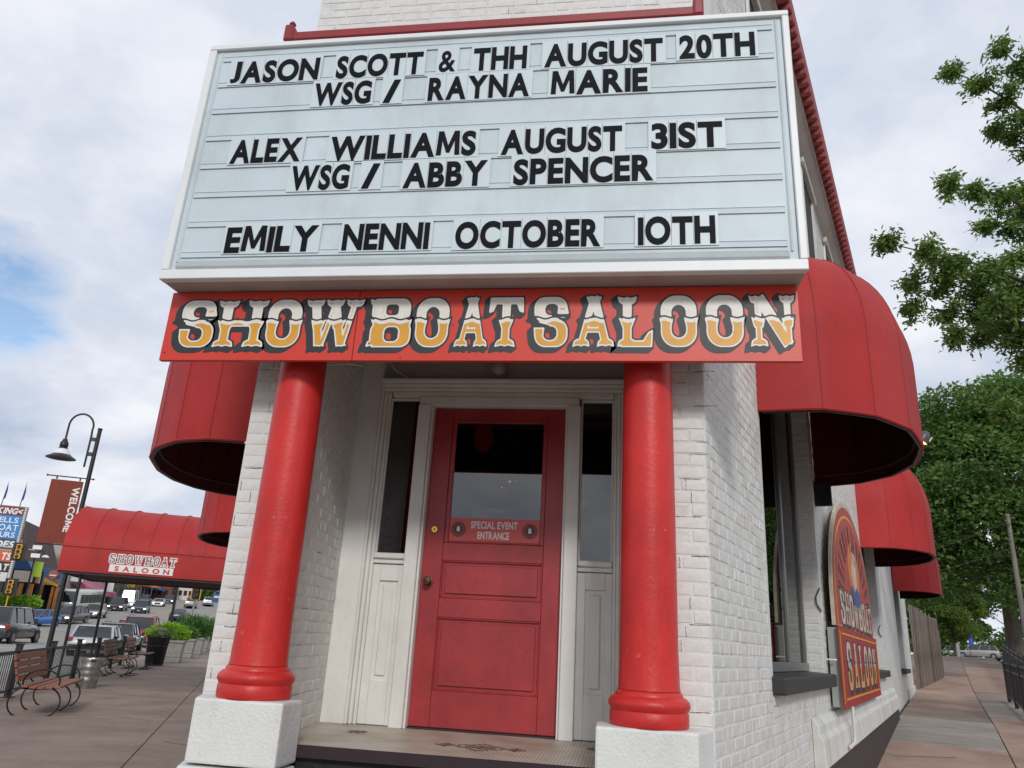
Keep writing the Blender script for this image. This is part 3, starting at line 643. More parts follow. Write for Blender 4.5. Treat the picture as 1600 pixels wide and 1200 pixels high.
mm = t.nodes.new('ShaderNodeMix'); mm.data_type = 'RGBA'; mm.blend_type = 'MULTIPLY'; mm.inputs[0].default_value = .8; t.links.new(c1, mm.inputs[6]); t.links.new(ramp(t, nn.outputs[0], [(.3, (.62, .58, .5)), (.6, (1, 1, 1))]), mm.inputs[7]); t.links.new(mm.outputs[2], bs.inputs['Base Color']); bs.inputs['Roughness'].default_value = .45
pf = fl.obj('porch_floor', TILE, B)
BRT = mat('brown mosaic tile', (.13, .075, .045), .5, .3, 30.)
def motif(cx, cy, rows, s=.021):
    mb = MB(); h = len(rows)
    for j, r in enumerate(rows):
        for i, ch in enumerate(r):
            if ch == '#': x = cx + (i - len(r) / 2) * s; y = cy + (h / 2 - j) * s * 1.15; mb.box(x + .001, x + s - .001, y + .001, y + s * 1.15 - .001, FLZ + .0005, FLZ + .0022)
    mb.obj('tile_motif', BRT, pf)
big = ['..........#..........', '.........#.#.........', '........#...#........', '..#...##..#..##...#..', '.###.#..#####..#.###.', '#.#.#..#.....#..#.#.#', '.###.#..#####..#.###.', '..#...##..#..##...#..', '........#...#........', '.........#.#.........', '..........#..........']
motif(-.735, 4.32, big, .0235)
sm = ['..#.#..', '.#####.', '...#...', '.#####.', '..#.#..']
motif(-1.50, 4.58, sm, .021); motif(-.13, 4.60, sm, .021)
MB().prism([(-1.765, 3.93), (.066, 3.93), (.066, 3.954), (-1.765, 3.954)], FLZ - .06, FLZ + .001).obj('step_nosing', mat('dark plum nosing', (.022, .010, .013), .6, .2), B, bevel=.006)
MB().box(-1.72, .03, 3.965, 4.2, -1.7, FLZ - .032).obj('riser', BLACKP, B)
MB().box(-1.575, -.115, 3.66, 3.964, -1.7, -.82).obj('step', BLACKP, B, bevel=.01)
MB().box(-1.57, -.12, 3.36, 3.659, -1.7, -1.11).obj('step', BLACKP, B, bevel=.01)
MB().box(-1.5, -.2, 3.955, 3.964, -.80, -.615).obj('riser_board', BLACKP, B, bevel=.004)
# door frame
def tb(x0, x1, y0, y1, z0, z1, name='casing', m=TRIM, p=None, bv=.004, **k): return MB().box(x0, x1, y0, y1, z0, z1).obj(name, m, p or B, None, bevel=bv, **k)
tb(-1.88, -1.70, 4.93, 5.08, FLZ, ZC - .022, 'frame_board'); tb(.02, .175, 4.93, 5.08, FLZ, ZC - .022, 'frame_board')
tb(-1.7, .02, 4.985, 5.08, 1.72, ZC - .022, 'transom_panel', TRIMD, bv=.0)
for z0, z1, y in ((1.64, 1.665, 4.915), (1.666, 1.69, 4.895), (1.691, 1.718, 4.87)): tb(-1.70, .02, y, 5.08, z0, z1, 'header_moulding', bv=.005)
tb(-1.615, -.06, 4.93, 5.08, 1.6, 1.638, 'architrave'); tb(-1.412, -.292, 4.92, 5.08, 1.535, 1.599, 'architrave'); 
for sgn in (-1, 1):
    C_ = -.846
    def X(a, b):
        a, b = C_ + sgn * a, C_ + sgn * b; return (min(a, b), max(a, b))
    tb(*X(.835, .855), 4.915, 5.08, FLZ, 1.638, bv=.006); tb(*X(.81, .834), 4.935, 5.08, FLZ, 1.638, bv=.006); tb(*X(.788, .809), 4.955, 5.08, FLZ, 1.638, bv=.004)
    tb(*X(.478, .565), 4.90, 5.08, FLZ, 1.534, 'door_post', bv=.004); tb(*X(.462, .477), 4.925, 5.08, FLZ, 1.534, 'door_stop', bv=.003)
    # sidelight
    x0, x1 = X(.566, .787); xa, xb = x0 + .012, x1 - .012
    sl = MB().box(x0, xa, 4.965, 5.0, .515, 1.598).box(xb, x1, 4.965, 5.0, .515, 1.598).box(xa, xb, 4.965, 5.0, 1.58, 1.598).obj('sidelight', TRIM, B, bevel=.003)
    MB().box(xa, xb, 4.982, 4.987, .515, 1.58).obj('pane', DGLASS, sl)
    MB().box(x0, x1, 4.935, 5.04, .475, .513).obj('sill', TRIM, sl, bevel=.008); MB().box(x0, x1, 4.955, 5.04, .445, .474).obj('apron', TRIM, sl, bevel=.004)
    # panel under the sidelight: stiles and rails round a sunk field with a raised centre
    pn = MB().box(x0, x1, 4.985, 5.06, FLZ + .002, .443).obj('sidelight_panel', TRIM, B)
    px0, px1, pz0, pz1 = x0 + .052, x1 - .045, -.28, .335
    for q in ((x0, px0, FLZ + .004, .44), (px1, x1, FLZ + .004, .44), (px0 + .0005, px1 - .0005, FLZ + .004, pz0), (px0 + .0005, px1 - .0005, pz1, .44)): MB().box(q[0], q[1], 4.970, 4.984, q[2], q[3]).obj('rail', TRIM, pn, bevel=.003)
    MB().box(px0 + .028, px1 - .028, 4.972, 4.984, pz0 + .03, pz1 - .03).obj('raised_field', TRIM, pn, bevel=.006)
# door
DX0, DX1 = -1.307, -.388
dY = 4.985
door = MB().box(DX0, DX1, dY + .018, dY + .045, FLZ + .02, .60).obj('door', DOORR, B)
for q in ((DX0, -1.176, FLZ + .012, 1.528), (-.506, DX1, FLZ + .012, 1.528), (-1.175, -.507, 1.462, 1.528), (-1.175, -.507, .485, .600), (-1.175, -.507, .125, .245), (-1.175, -.507, FLZ + .012, -.315)):
    MB().box(q[0], q[1], dY, dY + .0175, q[2], q[3]).obj('door_rail', DOORR, door, bevel=.0025)
for q in ((DX0, -1.176, .602, 1.528), (-.506, DX1, .602, 1.528), (-1.175, -.507, 1.462, 1.528)): MB().box(q[0], q[1], dY + .018, dY + .045, q[2], q[3]).obj('door_rail', DOORR, door)
for z0, z1 in ((.245, .485), (-.315, .125)):
    MB().box(-1.145, -.537, dY + .004, dY + .017, z0 + .03, z1 - .03).obj('door_panel', DOORR, door, bevel=.0025)
    for q in ((-1.175, -1.165, z0, z1), (-.517, -.507, z0, z1), (-1.164, -.518, z0, z0 + .01), (-1.164, -.518, z1 - .01, z1)): MB().box(q[0], q[1], dY + .003, dY + .017, q[2], q[3]).obj('panel_moulding', DOORR, door, bevel=.003)
for q in ((-1.175, -1.145, .602, 1.461), (-.537, -.507, .602, 1.461), (-1.144, -.538, .602, .614), (-1.144, -.538, 1.43, 1.461)): MB().box(q[0], q[1], dY + .006, dY + .03, q[2], q[3]).obj('glazing_bead', DOORR, door, bevel=.003)
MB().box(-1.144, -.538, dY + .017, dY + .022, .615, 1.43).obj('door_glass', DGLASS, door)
MB().box(DX0, DX1, 4.955, 5.03, FLZ - .0, FLZ + .010).obj('threshold', mat('dark threshold', (.03, .02, .02), .5), B, bevel=.002)
kn = MB().lathe([(0, 0), (.028, 0), (.028, .006), (.012, .009), (.011, .03), (.024, .038), (.029, .052), (.024, .066), (0, .07)], 24).obj('door_knob', OLDB, door, T(-1.252, dY, .345, 0, math.pi / 2), smooth=40)
kd = MB().lathe([(0, 0), (.026, 0), (.026, .012), (.02, .018), (.0, .018)], 24).obj('deadbolt', BRASS, door, T(-1.240, dY, .682, 0, math.pi / 2), smooth=40)
MB().box(-.003, .003, -.008, .008, .0185, .020).obj('keyhole', BLACK, kd, T(-1.240, dY, .682, 0, math.pi / 2))
# decal
DEC = mat('red vinyl decal', (.62, .085, .075), .4, .04, 3.); WV = mat('white vinyl', (.75, .73, .72), .5, 0)
dc = MB().box(-1.144, -.54, dY + .0135, dY + .0155, .616, .768).obj('decal', DEC, door)
text('decal_lettering', 'SPECIAL EVENT', WV, dc, None, -1.0, -.685, .702, .049, dY + .013, .03, .001); text('decal_lettering', 'ENTRANCE', WV, dc, None, -.952, -.738, .634, .049, dY + .013, .03, .001)
for cx in (-1.084, -.602):
    bd = MB().lathe([(0, 0), (.050, 0), (.050, .001), (0, .001)], 28).obj('badge', SBLK, dc, T(cx, dY + .013, .692, 0, math.pi / 2))
    M = T(cx, dY + .0118, .692, 0, math.pi / 2)
    for r0, r1 in ((.043, .0455), (.028, .030)): 
        rg = MB(); n = 28
        for k in range(n):
            a0, a1 = 2 * math.pi * k / n, 2 * math.pi * (k + 1) / n; rg.quad((r0 * math.cos(a0), r0 * math.sin(a0), 0), (r1 * math.cos(a0), r1 * math.sin(a0), 0), (r1 * math.cos(a1), r1 * math.sin(a1), 0), (r0 * math.cos(a1), r0 * math.sin(a1), 0))
        rg.obj('badge_ring', DEC, bd, M)
    dm = MB()
    for k in range(22):
        if k in (0, 11): continue
        a0 = 2 * math.pi * k / 22; dm.box(-.0025, .0025, .033, .040, 0, .0006)
        for i in range(len(dm.v) - 8, len(dm.v)): x, y, z = dm.v[i]; dm.v[i] = (x * math.cos(a0) - y * math.sin(a0), x * math.sin(a0) + y * math.cos(a0), z)
    dm.obj('badge_lettering', DEC, bd, M)
    MB().box(-.011, .011, -.014, .016, 0, .0008).box(-.006, .006, .017, .022, 0, .0008).obj('badge_emblem', WV, bd, M)
# columns and pedestals
for cx, si in ((-1.815, -1), (.130, 1)):
    col = MB().lathe([(.0, -.18), (.146, -.18), (.1425, -.16), (.138, .0), (.135, .5), (.129, 1.2), (.123, 1.7), (.123, ZC - .03), (0, ZC - .03)], 48).obj('column', RED, B, T(cx, 3.865, 0), smooth=60)
    MB().lathe([(0, -.334), (.178, -.334), (.182, -.325), (.182, -.275), (.177, -.268), (.181, -.262), (.190, -.245), (.186, -.225), (.170, -.209), (.158, -.205), (.155, -.192), (.1455, -.182), (.0, -.182)], 48).obj('column_base', RED, B, T(cx, 3.865, 0), smooth=50)
    MB().lathe([(0, 0), (.006, 0), (.005, .004), (0, .004)], 10).obj('bolt', OLDB, col, T(cx + .01, 3.865 - .1275, 1.33, 0, math.pi / 2))
    xi = -1.58 if si < 0 else -.112; k = .377 if si > 0 else .4855
    xo, xb = (-2.03, -2.128) if si < 0 else (.335, .428)
    P = [(xi, 3.69), (xo, 3.69), (xb, 3.937), (xi, 3.937)]
    bm_ = MB().prism(P, -.62, -.335); pd = bm_.obj('pedestal', STUCCO, B, bevel=.012, seg=2)
    P2 = [(xi, 3.665), (xo - .0 if si > 0 else xo - .02, 3.665), (xb if si > 0 else xb - .02, 3.937), (xi, 3.937)]
    MB().prism(P2, -1.7, -.632).obj('pedestal_base', STUCCO, B, bevel=.012, seg=2)
# globe light
gl = thing('porch_light', 'small round glass porch light on the panel above the red door', 'light fixture', T(-.86, 4.985, 1.80))
MB().lathe([(0, 0), (.045, 0), (.045, .02), (.03, .03), (.028, .05), (0, .05)], 20).obj('light_base', TRIMD, gl, T(-.86, 4.985, 1.80, 0, math.pi / 2), smooth=40)
MB().lathe([(0, .045), (.03, .048), (.05, .075), (.053, .1), (.045, .13), (.02, .15), (0, .152)], 24).obj('glass_globe', mat('frosted glass', (.34, .30, .25), .3, .2, 20., .2, 60), gl, T(-.86, 4.985, 1.80, 0, math.pi / 2), smooth=60)
# red lantern and small lamps inside, seen through the door glass
ln = thing('red_lantern', 'glowing red paper lantern hanging inside behind the door glass', 'lantern', T(-1.09, 5.7, 1.40), local=True)
MB().lathe([(0, 0), (.04, 0), (.075, .06), (.08, .12), (.06, .2), (.02, .23), (0, .23)], 20).obj('lantern_shade', mat('lit red lantern', (.3, .01, .01), .6, 0, emit=(1, .03, .01), es=.16), ln, smooth=60)
MB().cyl((0, 0, .23), (0, 0, 1.4), .005, 6).obj('cord', BLACK, ln, WM[ln.name])
for i, (x, z, r) in enumerate(((-.80, 1.085, .009), (-.76, 1.09, .005), (-.855, 1.04, .007))):
    MB().lathe([(0, -r), (r, -r * .4), (r, r * .4), (0, r)], 8).obj('candle_bulb', mat('warm bulb', (.5, .3, .1), .5, 0, emit=(1, .6, .25), es=4), None, T(x, 5.3, z))
    tag([o for o in COL.objects if o.name.startswith('candle_bulb')][-1], ['brightest tiny warm bulb inside above the oval chandelier ring', 'dimmest tiny warm bulb at the right inside the door glass', 'tiny warm bulb touching the oval chandelier ring inside'][i], 'bulb', 'bulbs seen inside the door')
rg = MB(); rg.tube([(-.845 + .028 * math.cos(a), 5.3 + .02 * math.cos(a), .965 + .072 * math.sin(a)) for a in np.linspace(0, 2 * math.pi, 25)], .002, 5)
tag(rg.obj('chandelier_ring', mat('glowing gilt ring', (.5, .42, .3), .4, 0, emit=(.8, .6, .35), es=.3)), 'thin oval gilt ring hanging inside behind the door glass', 'ornament')  # faint glow put into the material, the ring is no lamp
# ------------------------------------------------------------------ marquee
MQ = thing('marquee_sign', 'big white changeable letter marquee with black lettering over the corner entrance', 'sign', T(-.83, 3.45, 1.79))
MX0, MX1, MZ0, MZ1, MY = -2.545, .893, 1.79, 3.40, 3.45
MB().box(MX0 + .004, MX1 - .004, MY + .03, 3.934, MZ0 + .03, MZ1 - .01).obj('cabinet', MFRAME, MQ)
for q in ((MX0, MX1, MZ0, MZ0 + .058), (MX0, MX1, MZ1 - .035, MZ1), (MX0, MX0 + .045, MZ0 + .059, MZ1 - .036), (MX1 - .036, MX1, MZ0 + .059, MZ1 - .036)):
    MB().box(q[0], q[1], MY, MY + .05, q[2], q[3]).obj('frame_strip', MFRAME, MQ, bevel=.004)
MB().prism([(MY + .002, MZ0 - .0), (MY + .002, MZ0 + .02), (3.930, MZ0 + .026), (3.930, MZ0 + .012)], MX0 + .006, MX1 - .006, 'x').obj('soffit', SOFF, MQ)
MB().box(-2.2, .55, 3.66, 3.92, MZ0 - .03, MZ0 + .004).obj('soffit_strip', mat('brown soffit strip', (.16, .12, .10), .6), MQ)
fx0, fx1, fz0, fz1 = MX0 + .047, MX1 - .038, MZ0 + .060, MZ1 - .037
face = MB().box(fx0, fx1, MY + .022, MY + .028, fz0, fz1).obj('face_panel', MFACE, MQ)
# raised pan border of the face
MB().prism([(MY + .021, fz0 + .004), (MY + .012, fz0 + .022), (MY + .021, fz0 + .060)], fx0 + .03, fx1 - .045, 'x').obj('face_ridge', mat('grey acrylic ridge', (.40, .44, .45), .3), face, bevel=.002)
MB().prism([(fx1 - .038, MY + .0215), (fx1 - .030, MY + .012), (fx1 - .022, MY + .0215)], fz0 + .05, fz1 - .01).obj('face_ridge', MFACE, face, bevel=.002)
MB().prism([(fx0 + .022, MY + .0215), (fx0 + .030, MY + .012), (fx0 + .038, MY + .0215)], fz0 + .05, fz1 - .01).obj('face_ridge', MFACE, face, bevel=.002)
for k in range(8):
    z = 3.300 - k * .1935
    r = MB().box(fx0 + .045, fx1 - .05, MY + .0175, MY + .0215, z - .018, z + .018).obj('letter_rail', RAILM, MQ, bevel=.002)
    for dz in (-.018, .015): MB().box(fx0 + .045, fx1 - .05, MY + .0145, MY + .0173, z + dz, z + dz + .003).obj('rail_lip', MFACE, r)
WORDS = [('JASON', -2.378, -1.815, 3.114), ('SCOTT', -1.704, -1.175, 3.114), ('&', -1.076, -0.977, 3.113), ('THH', -0.872, -0.559, 3.113), ('AUGUST', -0.456, 0.209, 3.110), ('20TH', 0.299, 0.707, 3.116),
 ('WSG', -1.819, -1.467, 2.922), ('/', -1.39, -1.275, 2.92), ('RAYNA', -1.123, -0.535, 2.917), ('MARIE', -0.412, 0.124, 2.912),
 ('ALEX', -2.271, -1.84, 2.542), ('WILLIAMS', -1.667, -0.816, 2.536), ('AUGUST', -0.673, -0.013, 2.531), ('3IST', 0.142, 0.513, 2.531),
 ('WSG', -1.875, -1.528, 2.347), ('/', -1.45, -1.325, 2.346), ('ABBY', -1.211, -0.742, 2.339), ('SPENCER', -0.595, 0.151, 2.337),
 ('EMILY', -2.196, -1.66, 1.958), ('NENNI', -1.514, -1.031, 1.958), ('OCTOBER', -0.888, -0.12, 1.955), ('IOTH', 0.071, 0.458, 1.956)]
lr = random.Random(3)
for wd, x0, x1, z in WORDS:
    H = .158; sp = word_mb(wd, x0, x1, z, H, 0, .040, .0, sx=None)
    # one mesh per letter on its own clear plate
    res = sp.spans
    for i_, (ch, (a, b)) in enumerate(zip(wd, res)):
        zz = z + lr.uniform(-.0015, .0015)
        pa = a - .016 if i_ == 0 else max(a - .016, (a + res[i_ - 1][1]) / 2 + .001); pb_ = b + .016 if i_ == len(res) - 1 else min(b + .016, (b + res[i_ + 1][0]) / 2 - .001)
        pl = MB().box(pa, pb_, MY + .0125, MY + .0140, z - .016, z + H + .020).obj('letter_plate', PLATE, MQ)
        word_mb(ch, a, b, zz, H if ch != '/' else H * .98, MY + .0115, .040, .002).obj('letter', LETB, pl, fix=False)
# ------------------------------------------------------------------ painted name board
SB = thing('name_board', 'red painted board reading SHOW BOAT SALOON in cream and gold slab letters above the columns', 'sign', T(-.83, 3.62, 1.375))
SX0, SX1, SZ0, SZ1, SY = -2.556, .872, 1.374, 1.788, 3.62
xm = -1.437
for a, b in ((SX0, xm - .0015), (xm + .0015, SX1)): MB().box(a, b, SY, SY + .028, SZ0, SZ1).obj('board_panel', SIGNR, SB, bevel=.002)
MB().box(SX0 + .01, SX1 - .01, SY + .0285, SY + .04, SZ0 + .01, SZ1 - .01).obj('reflection_backing', mat('dark reflection backing', (.05, .04, .035), .9), SB)  # added unseen behind the board so the door glass reflects something dark
for l, x0, x1 in (('S', -2.481, -2.256), ('H', -2.266, -1.953), ('O', -1.959, -1.752), ('W', -1.742, -1.400), ('B', -1.371, -1.127), ('O', -1.11, -0.921), ('A', -0.885, -0.715), ('T', -0.712, -0.521), ('S', -0.475, -0.282), ('A', -0.258, -0.053), ('L', -0.042, 0.144), ('O', 0.182, 0.371), ('O', 0.409, 0.6), ('N', 0.626, 0.845)):
    western_letter(l, x0 + .002, x1 + .004, 1.446, .292, SB, I4, SY - .0015)
for x, z in ((-1.78, 1.765), (-1.19, 1.762), (-.52, 1.765), (.16, 1.762), (-1.95, 1.47), (-1.55, 1.465), (-1.35, 1.47), (-.9, 1.58), (.42, 1.47), (.55, 1.53), (.3, 1.745), (-.66, 1.48), (.81, 1.46), (-2.53, 1.42), (-1.17, 1.39)):
    MB().lathe([(0, 0), (.0035, 0), (.0035, .0035), (0, .0035)], 8).obj('screw', OLDB if z < 1.7 else CHROME, SB, T(x, SY - .001, z, 0, math.pi / 2))
# ------------------------------------------------------------------ dome awnings
def dome_awning(MW, s0, a, d, zb, zv, zt, label, nseam=12, group=None, sgn=1, hw=1):
    t = thing('window_awning', label, 'awning', MW @ Matrix.Translation((s0, 0, zb)), group)
    def P(th, k, off=0):  # k 0..1 up the side
        if k < .3: f = 1; z = zb + (zv - zb) * k / .3
        else:
            ph = (k - .3) / .7 * math.pi / 2; f = math.cos(ph) ** .9; z = zv + (zt - zv) * math.sin(ph)
        c, sn = math.cos(th), math.sin(th); pw = .9
        return (s0 - (a - off) * math.copysign(abs(c) ** pw, c) * f, -(d - off) * abs(sn) ** pw * f - .004 - off * .5, z)
    P0 = P
    def P(th, k, off=0):   # flat facets between the ribs, slightly hollow
        q = th / math.pi * nseam; i = min(nseam - 1, int(q + 1e-9)); t_ = q - i
        a_, b_ = P0(math.pi * i / nseam, k, off), P0(math.pi * (i + 1) / nseam, k, off)
        c_ = P0(th, k, off); m_ = [a_[j] * (1 - t_) + b_[j] * t_ for j in range(3)]
        return tuple(m_[j] * .75 + c_[j] * .25 for j in range(3))
    nk = 22
    ths = [math.pi * i / (nseam * 4) for i in range(nseam * 4 + 1)]; ks = [i / nk for i in range(nk + 1)]
    def sag(i): return .026 * math.sin(math.pi * ((i / 4) % 1)) 
    for nm, off, m_ in (('canopy', 0, FAB),):
        mb = MB()
        for k in ks: mb.v += [P(th, k) for i, th in enumerate(ths)]
        n = len(ths); mb.f = [(j * n + i, j * n + i + 1, (j + 1) * n + i + 1, (j + 1) * n + i) for j in range(nk) for i in range(n - 1)]
        cnp = mb.obj('canopy', FAB, t, MW, smooth=40)
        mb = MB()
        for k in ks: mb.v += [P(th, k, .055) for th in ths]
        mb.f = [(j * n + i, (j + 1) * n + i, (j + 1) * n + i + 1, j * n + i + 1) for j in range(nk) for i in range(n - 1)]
        mb.obj('inner_skin', UNDERSHADE, t, MW, smooth=40)  # inner face of the canvas, carries the painted shade
    for i in range(1, nseam):
        th = math.pi * i / nseam
        MB().tube([Vector(P(th, k, 0)) for k in ks[:-1]], .0055, 5).obj('seam', FABS, cnp, MW, smooth=60)
        MB().tube([P(th, k, .06) for k in ks[:-1:2]], .007, 5).obj('frame_rib', BLACK, t, MW, smooth=60)
    MB().tube([P(th, .0, .04) for th in ths[::2]], .016, 6).obj('frame_rim', BLACK, t, MW, smooth=60)
    MB().tube([P(th, .04, .07) for th in ths[::2]], .010, 5).obj('lacing_rope', mat('dark lacing', (.05, .03, .03), .8), t, MW, smooth=60)
    MB().tube([P(th, .0, .003) for th in ths], .011, 5).obj('hem', FAB, cnp, MW, smooth=60)
    return t
G = 'dome awnings over the side street windows'
dome_awning(FR, 2.83, 1.38, 1.0, 1.64, 2.30, 3.30, 'large red dome awning nearest the corner on the right wall beside the name board', 8, G)
dome_awning(FR, 10.4, 1.38, 1.0, 1.66, 2.35, 3.5, 'second red dome awning on the right wall above the arched wall sign', 8, G)
dome_awning(FR, 19.15, 1.38, 1.05, 1.72, 2.35, 3.5, 'farthest red dome awning on the right wall beside the wooden fence', 8, G)
FLs = FL
G = 'dome awnings over the main street windows'
dome_awning(FL, -2.83, 1.38, .87, 1.33, 2.1, 3.1, 'large red dome awning left of the left column', 9, G)
dome_awning(FL, -9.0, 1.38, .87, 1.33, 2.1, 3.1, 'small red dome awning half hidden behind the left pier above the entrance awning', 9, G)
# hooks on the wall corners
for i, (p, l) in enumerate((((-2.135, 3.97, 1.0), 'small white steel eye hook on the left corner of the pier'), ((.44, 3.975, 1.42), 'small white cup hook on the right wall corner under the name board'))):
    h = MB(); h.tube([(p[0] + (i * 2 - 1) * (.012 + .014 * math.cos(a)), p[1] + .02, p[2] + .014 * math.sin(a)) for a in np.linspace(0, 5.2, 14)], .004, 6)
    tag(h.obj('wall_hook', TRIM, smooth=60), l, 'hook')
# ------------------------------------------------------------------ entrance awning across the sidewalk
def uZ(u): return -1.4 + prof(u)
EA = thing('entrance_awning', 'long red barrel awning reading SHOWBOAT SALOON crossing the sidewalk on black posts', 'awning', FU @ Matrix.Translation((-2.4, 22.3, -1.4)))
ex0, ex1 = -4.50, -.16
prf = [(20.3, 1.0), (20.3, 1.56), (20.36, 1.80), (20.52, 2.05), (20.85, 2.33), (21.3, 2.56), (21.8, 2.70), (22.3, 2.75), (22.8, 2.70), (23.3, 2.56), (23.75, 2.33), (24.08, 2.05), (24.24, 1.80), (24.3, 1.56), (24.3, 1.0)]
mb = MB(); nx_ = 29; X_ = np.linspace(ex0, ex1, nx_)
def rn(x, y, z, q): 
    w = .035 * math.cos((x - ex0) / (ex1 - ex0) * 7 * 2 * math.pi) - .035 if 1.7 < z else 0
    return (x, y + (0), z + w * min(1, (z - 1.7)))
mb.loft([[rn(x, y, z, 0) for y, z in prf] for x in X_], close=False)
n = len(prf); b0 = len(mb.v)
mb.loft([[(x, y + (.02 if y < 22.3 else -.02), z - (.02 if z > 1.6 else 0)) for y, z in prf] for x in X_], close=False)
mb.v += [(ex0, y, z) for y, z in prf]; q = len(mb.v); mb.f.append(tuple(range(q - n, q))[::-1])
ec = mb.obj('canopy', FAB, EA, FU, smooth=50)
for i in range(1, 8):
    x = ex0 + (ex1 - ex0) * i / 7.0
    if i < 7: MB().tube([rn(x, y - .002, z + .002, 0) for y, z in prf[1:13]], .008, 5).obj('seam', FABS, ec, FU, smooth=60)
MB().tube([(ex0, 20.294, 1.56), (ex1, 20.294, 1.56)], .009, 5).obj('valance_seam', FABS, ec, FU)
MB().box(ex0 + .02, ex1, 20.34, 20.40, .95, 1.03).obj('frame_beam', BLACK, EA, FU); MB().box(ex0 + .02, ex1, 24.2, 24.26, .95, 1.03).obj('frame_beam', BLACK, EA, FU)
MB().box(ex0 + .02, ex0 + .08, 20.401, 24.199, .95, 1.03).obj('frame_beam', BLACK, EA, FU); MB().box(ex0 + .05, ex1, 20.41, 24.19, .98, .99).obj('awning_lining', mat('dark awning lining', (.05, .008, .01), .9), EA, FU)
for u in (20.55, 24.0):
    MB().cyl((-4.02, u, -1.4), (-4.02, u, .96), .035, 12).obj('post', BLACK, EA, FU, smooth=50)
pb = MB().box(-3.42, -2.02, 20.286, 20.292, 1.05, 1.22).obj('name_plate', WV, ec, FU)
text('plate_lettering', 'SALOON', SIGNR, pb, FU, -3.3, -2.1, 1.075, .115, 20.283, .04, .001)
xx = -3.46
for ch, w in zip('SHOWBOAT', (.155, .18, .155, .22, .165, .155, .17, .165)):
    M = FU @ Matrix.Translation((xx, 20.288, 1.245)); nw = WID[ch]
    gx = np.arange(-.12, nw + .12, 1 / 30); gy = np.arange(-.1, 1.1, 1 / 30); PX, PY = np.meshgrid(gx, gy); D, _ = western(ch, PX, PY)
    ring = np.maximum(D - .06, -(D + .035)); me = field_mesh('letter', ring, gx * (w * .93) / nw, gy * .215, 0, WV); l_ = link('letter', me, None, ec, M)
    me = field_mesh('letter_fill', D + .07, gx * (w * .93) / nw, gy * .215, 0, mat('grey letter fill', (.30, .22, .22), .6, .4, 60.)); link('letter_fill', me, None, l_, M)
    xx += w * 1.0 + .018
# ------------------------------------------------------------------ wall sign
WS = thing('wall_sign', 'arched red and orange showboat saloon sign on the right wall between two windows', 'sign', FR @ Matrix.Translation((6.35, -.1, -.42)))
O1, O2 = -.098, -.118
MB().box(4.16, 8.56, O2 + .002, -.02, -.41, .29).obj('sign_box', mat('grey sign box', (.33, .35, .34), .6), WS, FR, bevel=.004)
CREAM0 = CREAM; CREAM = mat('aged cream sign paint', (.50, .44, .36), .6, .2, 6.); _wc.clear()
MB().box(4.10, 8.62, O2 - .006, O2, -.43, .31).obj('board_panel', mat('aged sign red paint', (.34, .02, .014), .5, .2, 4., dirt=.3), WS, FR, bevel=.003)
for z in (-.355, .235): MB().box(4.35, 8.4, O2 - .010, O2 - .0065, z, z + .018).obj('gold_line', GOLD, WS, FR)
for x in (4.2, 8.5): MB().box(x, x + .03, O2 - .010, O2 - .0065, -.38, .27).obj('gold_line', GOLD, WS, FR)
xx = 4.62
for ch in 'SALOON': western_letter(ch, xx, xx + .44, -.28, .46, WS, FR, O2 - .008, res=26, sh=(.06, -.07)); xx += .61
def arch(x0, x1, z0, zs, zt, y0, y1, n=28):
    P = [(x0, z0)] + [((x0 + x1) / 2 - (x1 - x0) / 2 * math.cos(math.pi * k / n), zs + (zt - zs) * math.sin(math.pi * k / n)) for k in range(n + 1)] + [(x1, z0)]
    return MB().prism(P, y0, y1, 'y')
arch(4.16, 8.50, .311, .55, 1.80, O1, O1 + .03).obj('arch_rim', CREAM, WS, FR)
ap = arch(4.22, 8.44, .311, .55, 1.74, O1 - .004, O1 - .0005).obj('arch_panel', mat('orange red sign paint', (.36, .035, .015), .45, .1, 3., cr=(.3, .7)), WS, FR)
arch(4.34, 8.32, .30 + .02, .6, 1.64, O1 - .0065, O1 - .0045).obj('gold_band', GOLD, ap, FR); arch(4.38, 8.28, .335, .6, 1.61, O1 - .009, O1 - .007).obj('inner_field', MATS['orange red sign paint'], ap, FR)
# curved black lettering strokes round the arch, a sun disc, a white figure over blue waves
# the words of the arch cannot be read in the photograph: abstract letter-like strokes stand in
st = MB(); sr = random.Random(5)
for i in range(15):
    th = math.pi * (1 - (i + .8) / 15.6); c_, s_ = math.cos(th), math.sin(th)
    for r0, r1, dt in ((.66, .95, -.03), (.66, .95, .03)):
        if sr.random() < .15: continue
        p = [(6.33 + 1.85 * r * math.cos(th + d), .58 + .98 * r * math.sin(th + d)) for r, d in ((r0, dt - .012), (r0, dt + .012), (r1, dt + .014), (r1, dt - .014))]
        st.prism(p, O1 - .0115, O1 - .0095, 'y')
    if sr.random() < .6:
        r = sr.choice((.7, .8, .92)); p = [(6.33 + 1.85 * rr * math.cos(th + d), .58 + .98 * rr * math.sin(th + d)) for rr, d in ((r, -.03), (r, .03), (r + .04, .03), (r + .04, -.03))]; st.prism(p, O1 - .0125, O1 - .0118, 'y')
st.obj('arch_lettering', SBLK, ap, FR)['kind'] = 'stuff'
def disc(cx, cz, rx, rz, y, th=.0015, n=28): return MB().prism([(cx + rx * math.cos(2 * math.pi * k / n), cz + rz * math.sin(2 * math.pi * k / n)) for k in range(n)], y - th, y, 'y')
disc(6.33, 1.02, .62, .33, O1 - .0095).obj('sun_disc', mat('orange sign paint', (.62, .16, .02), .45), ap, FR)
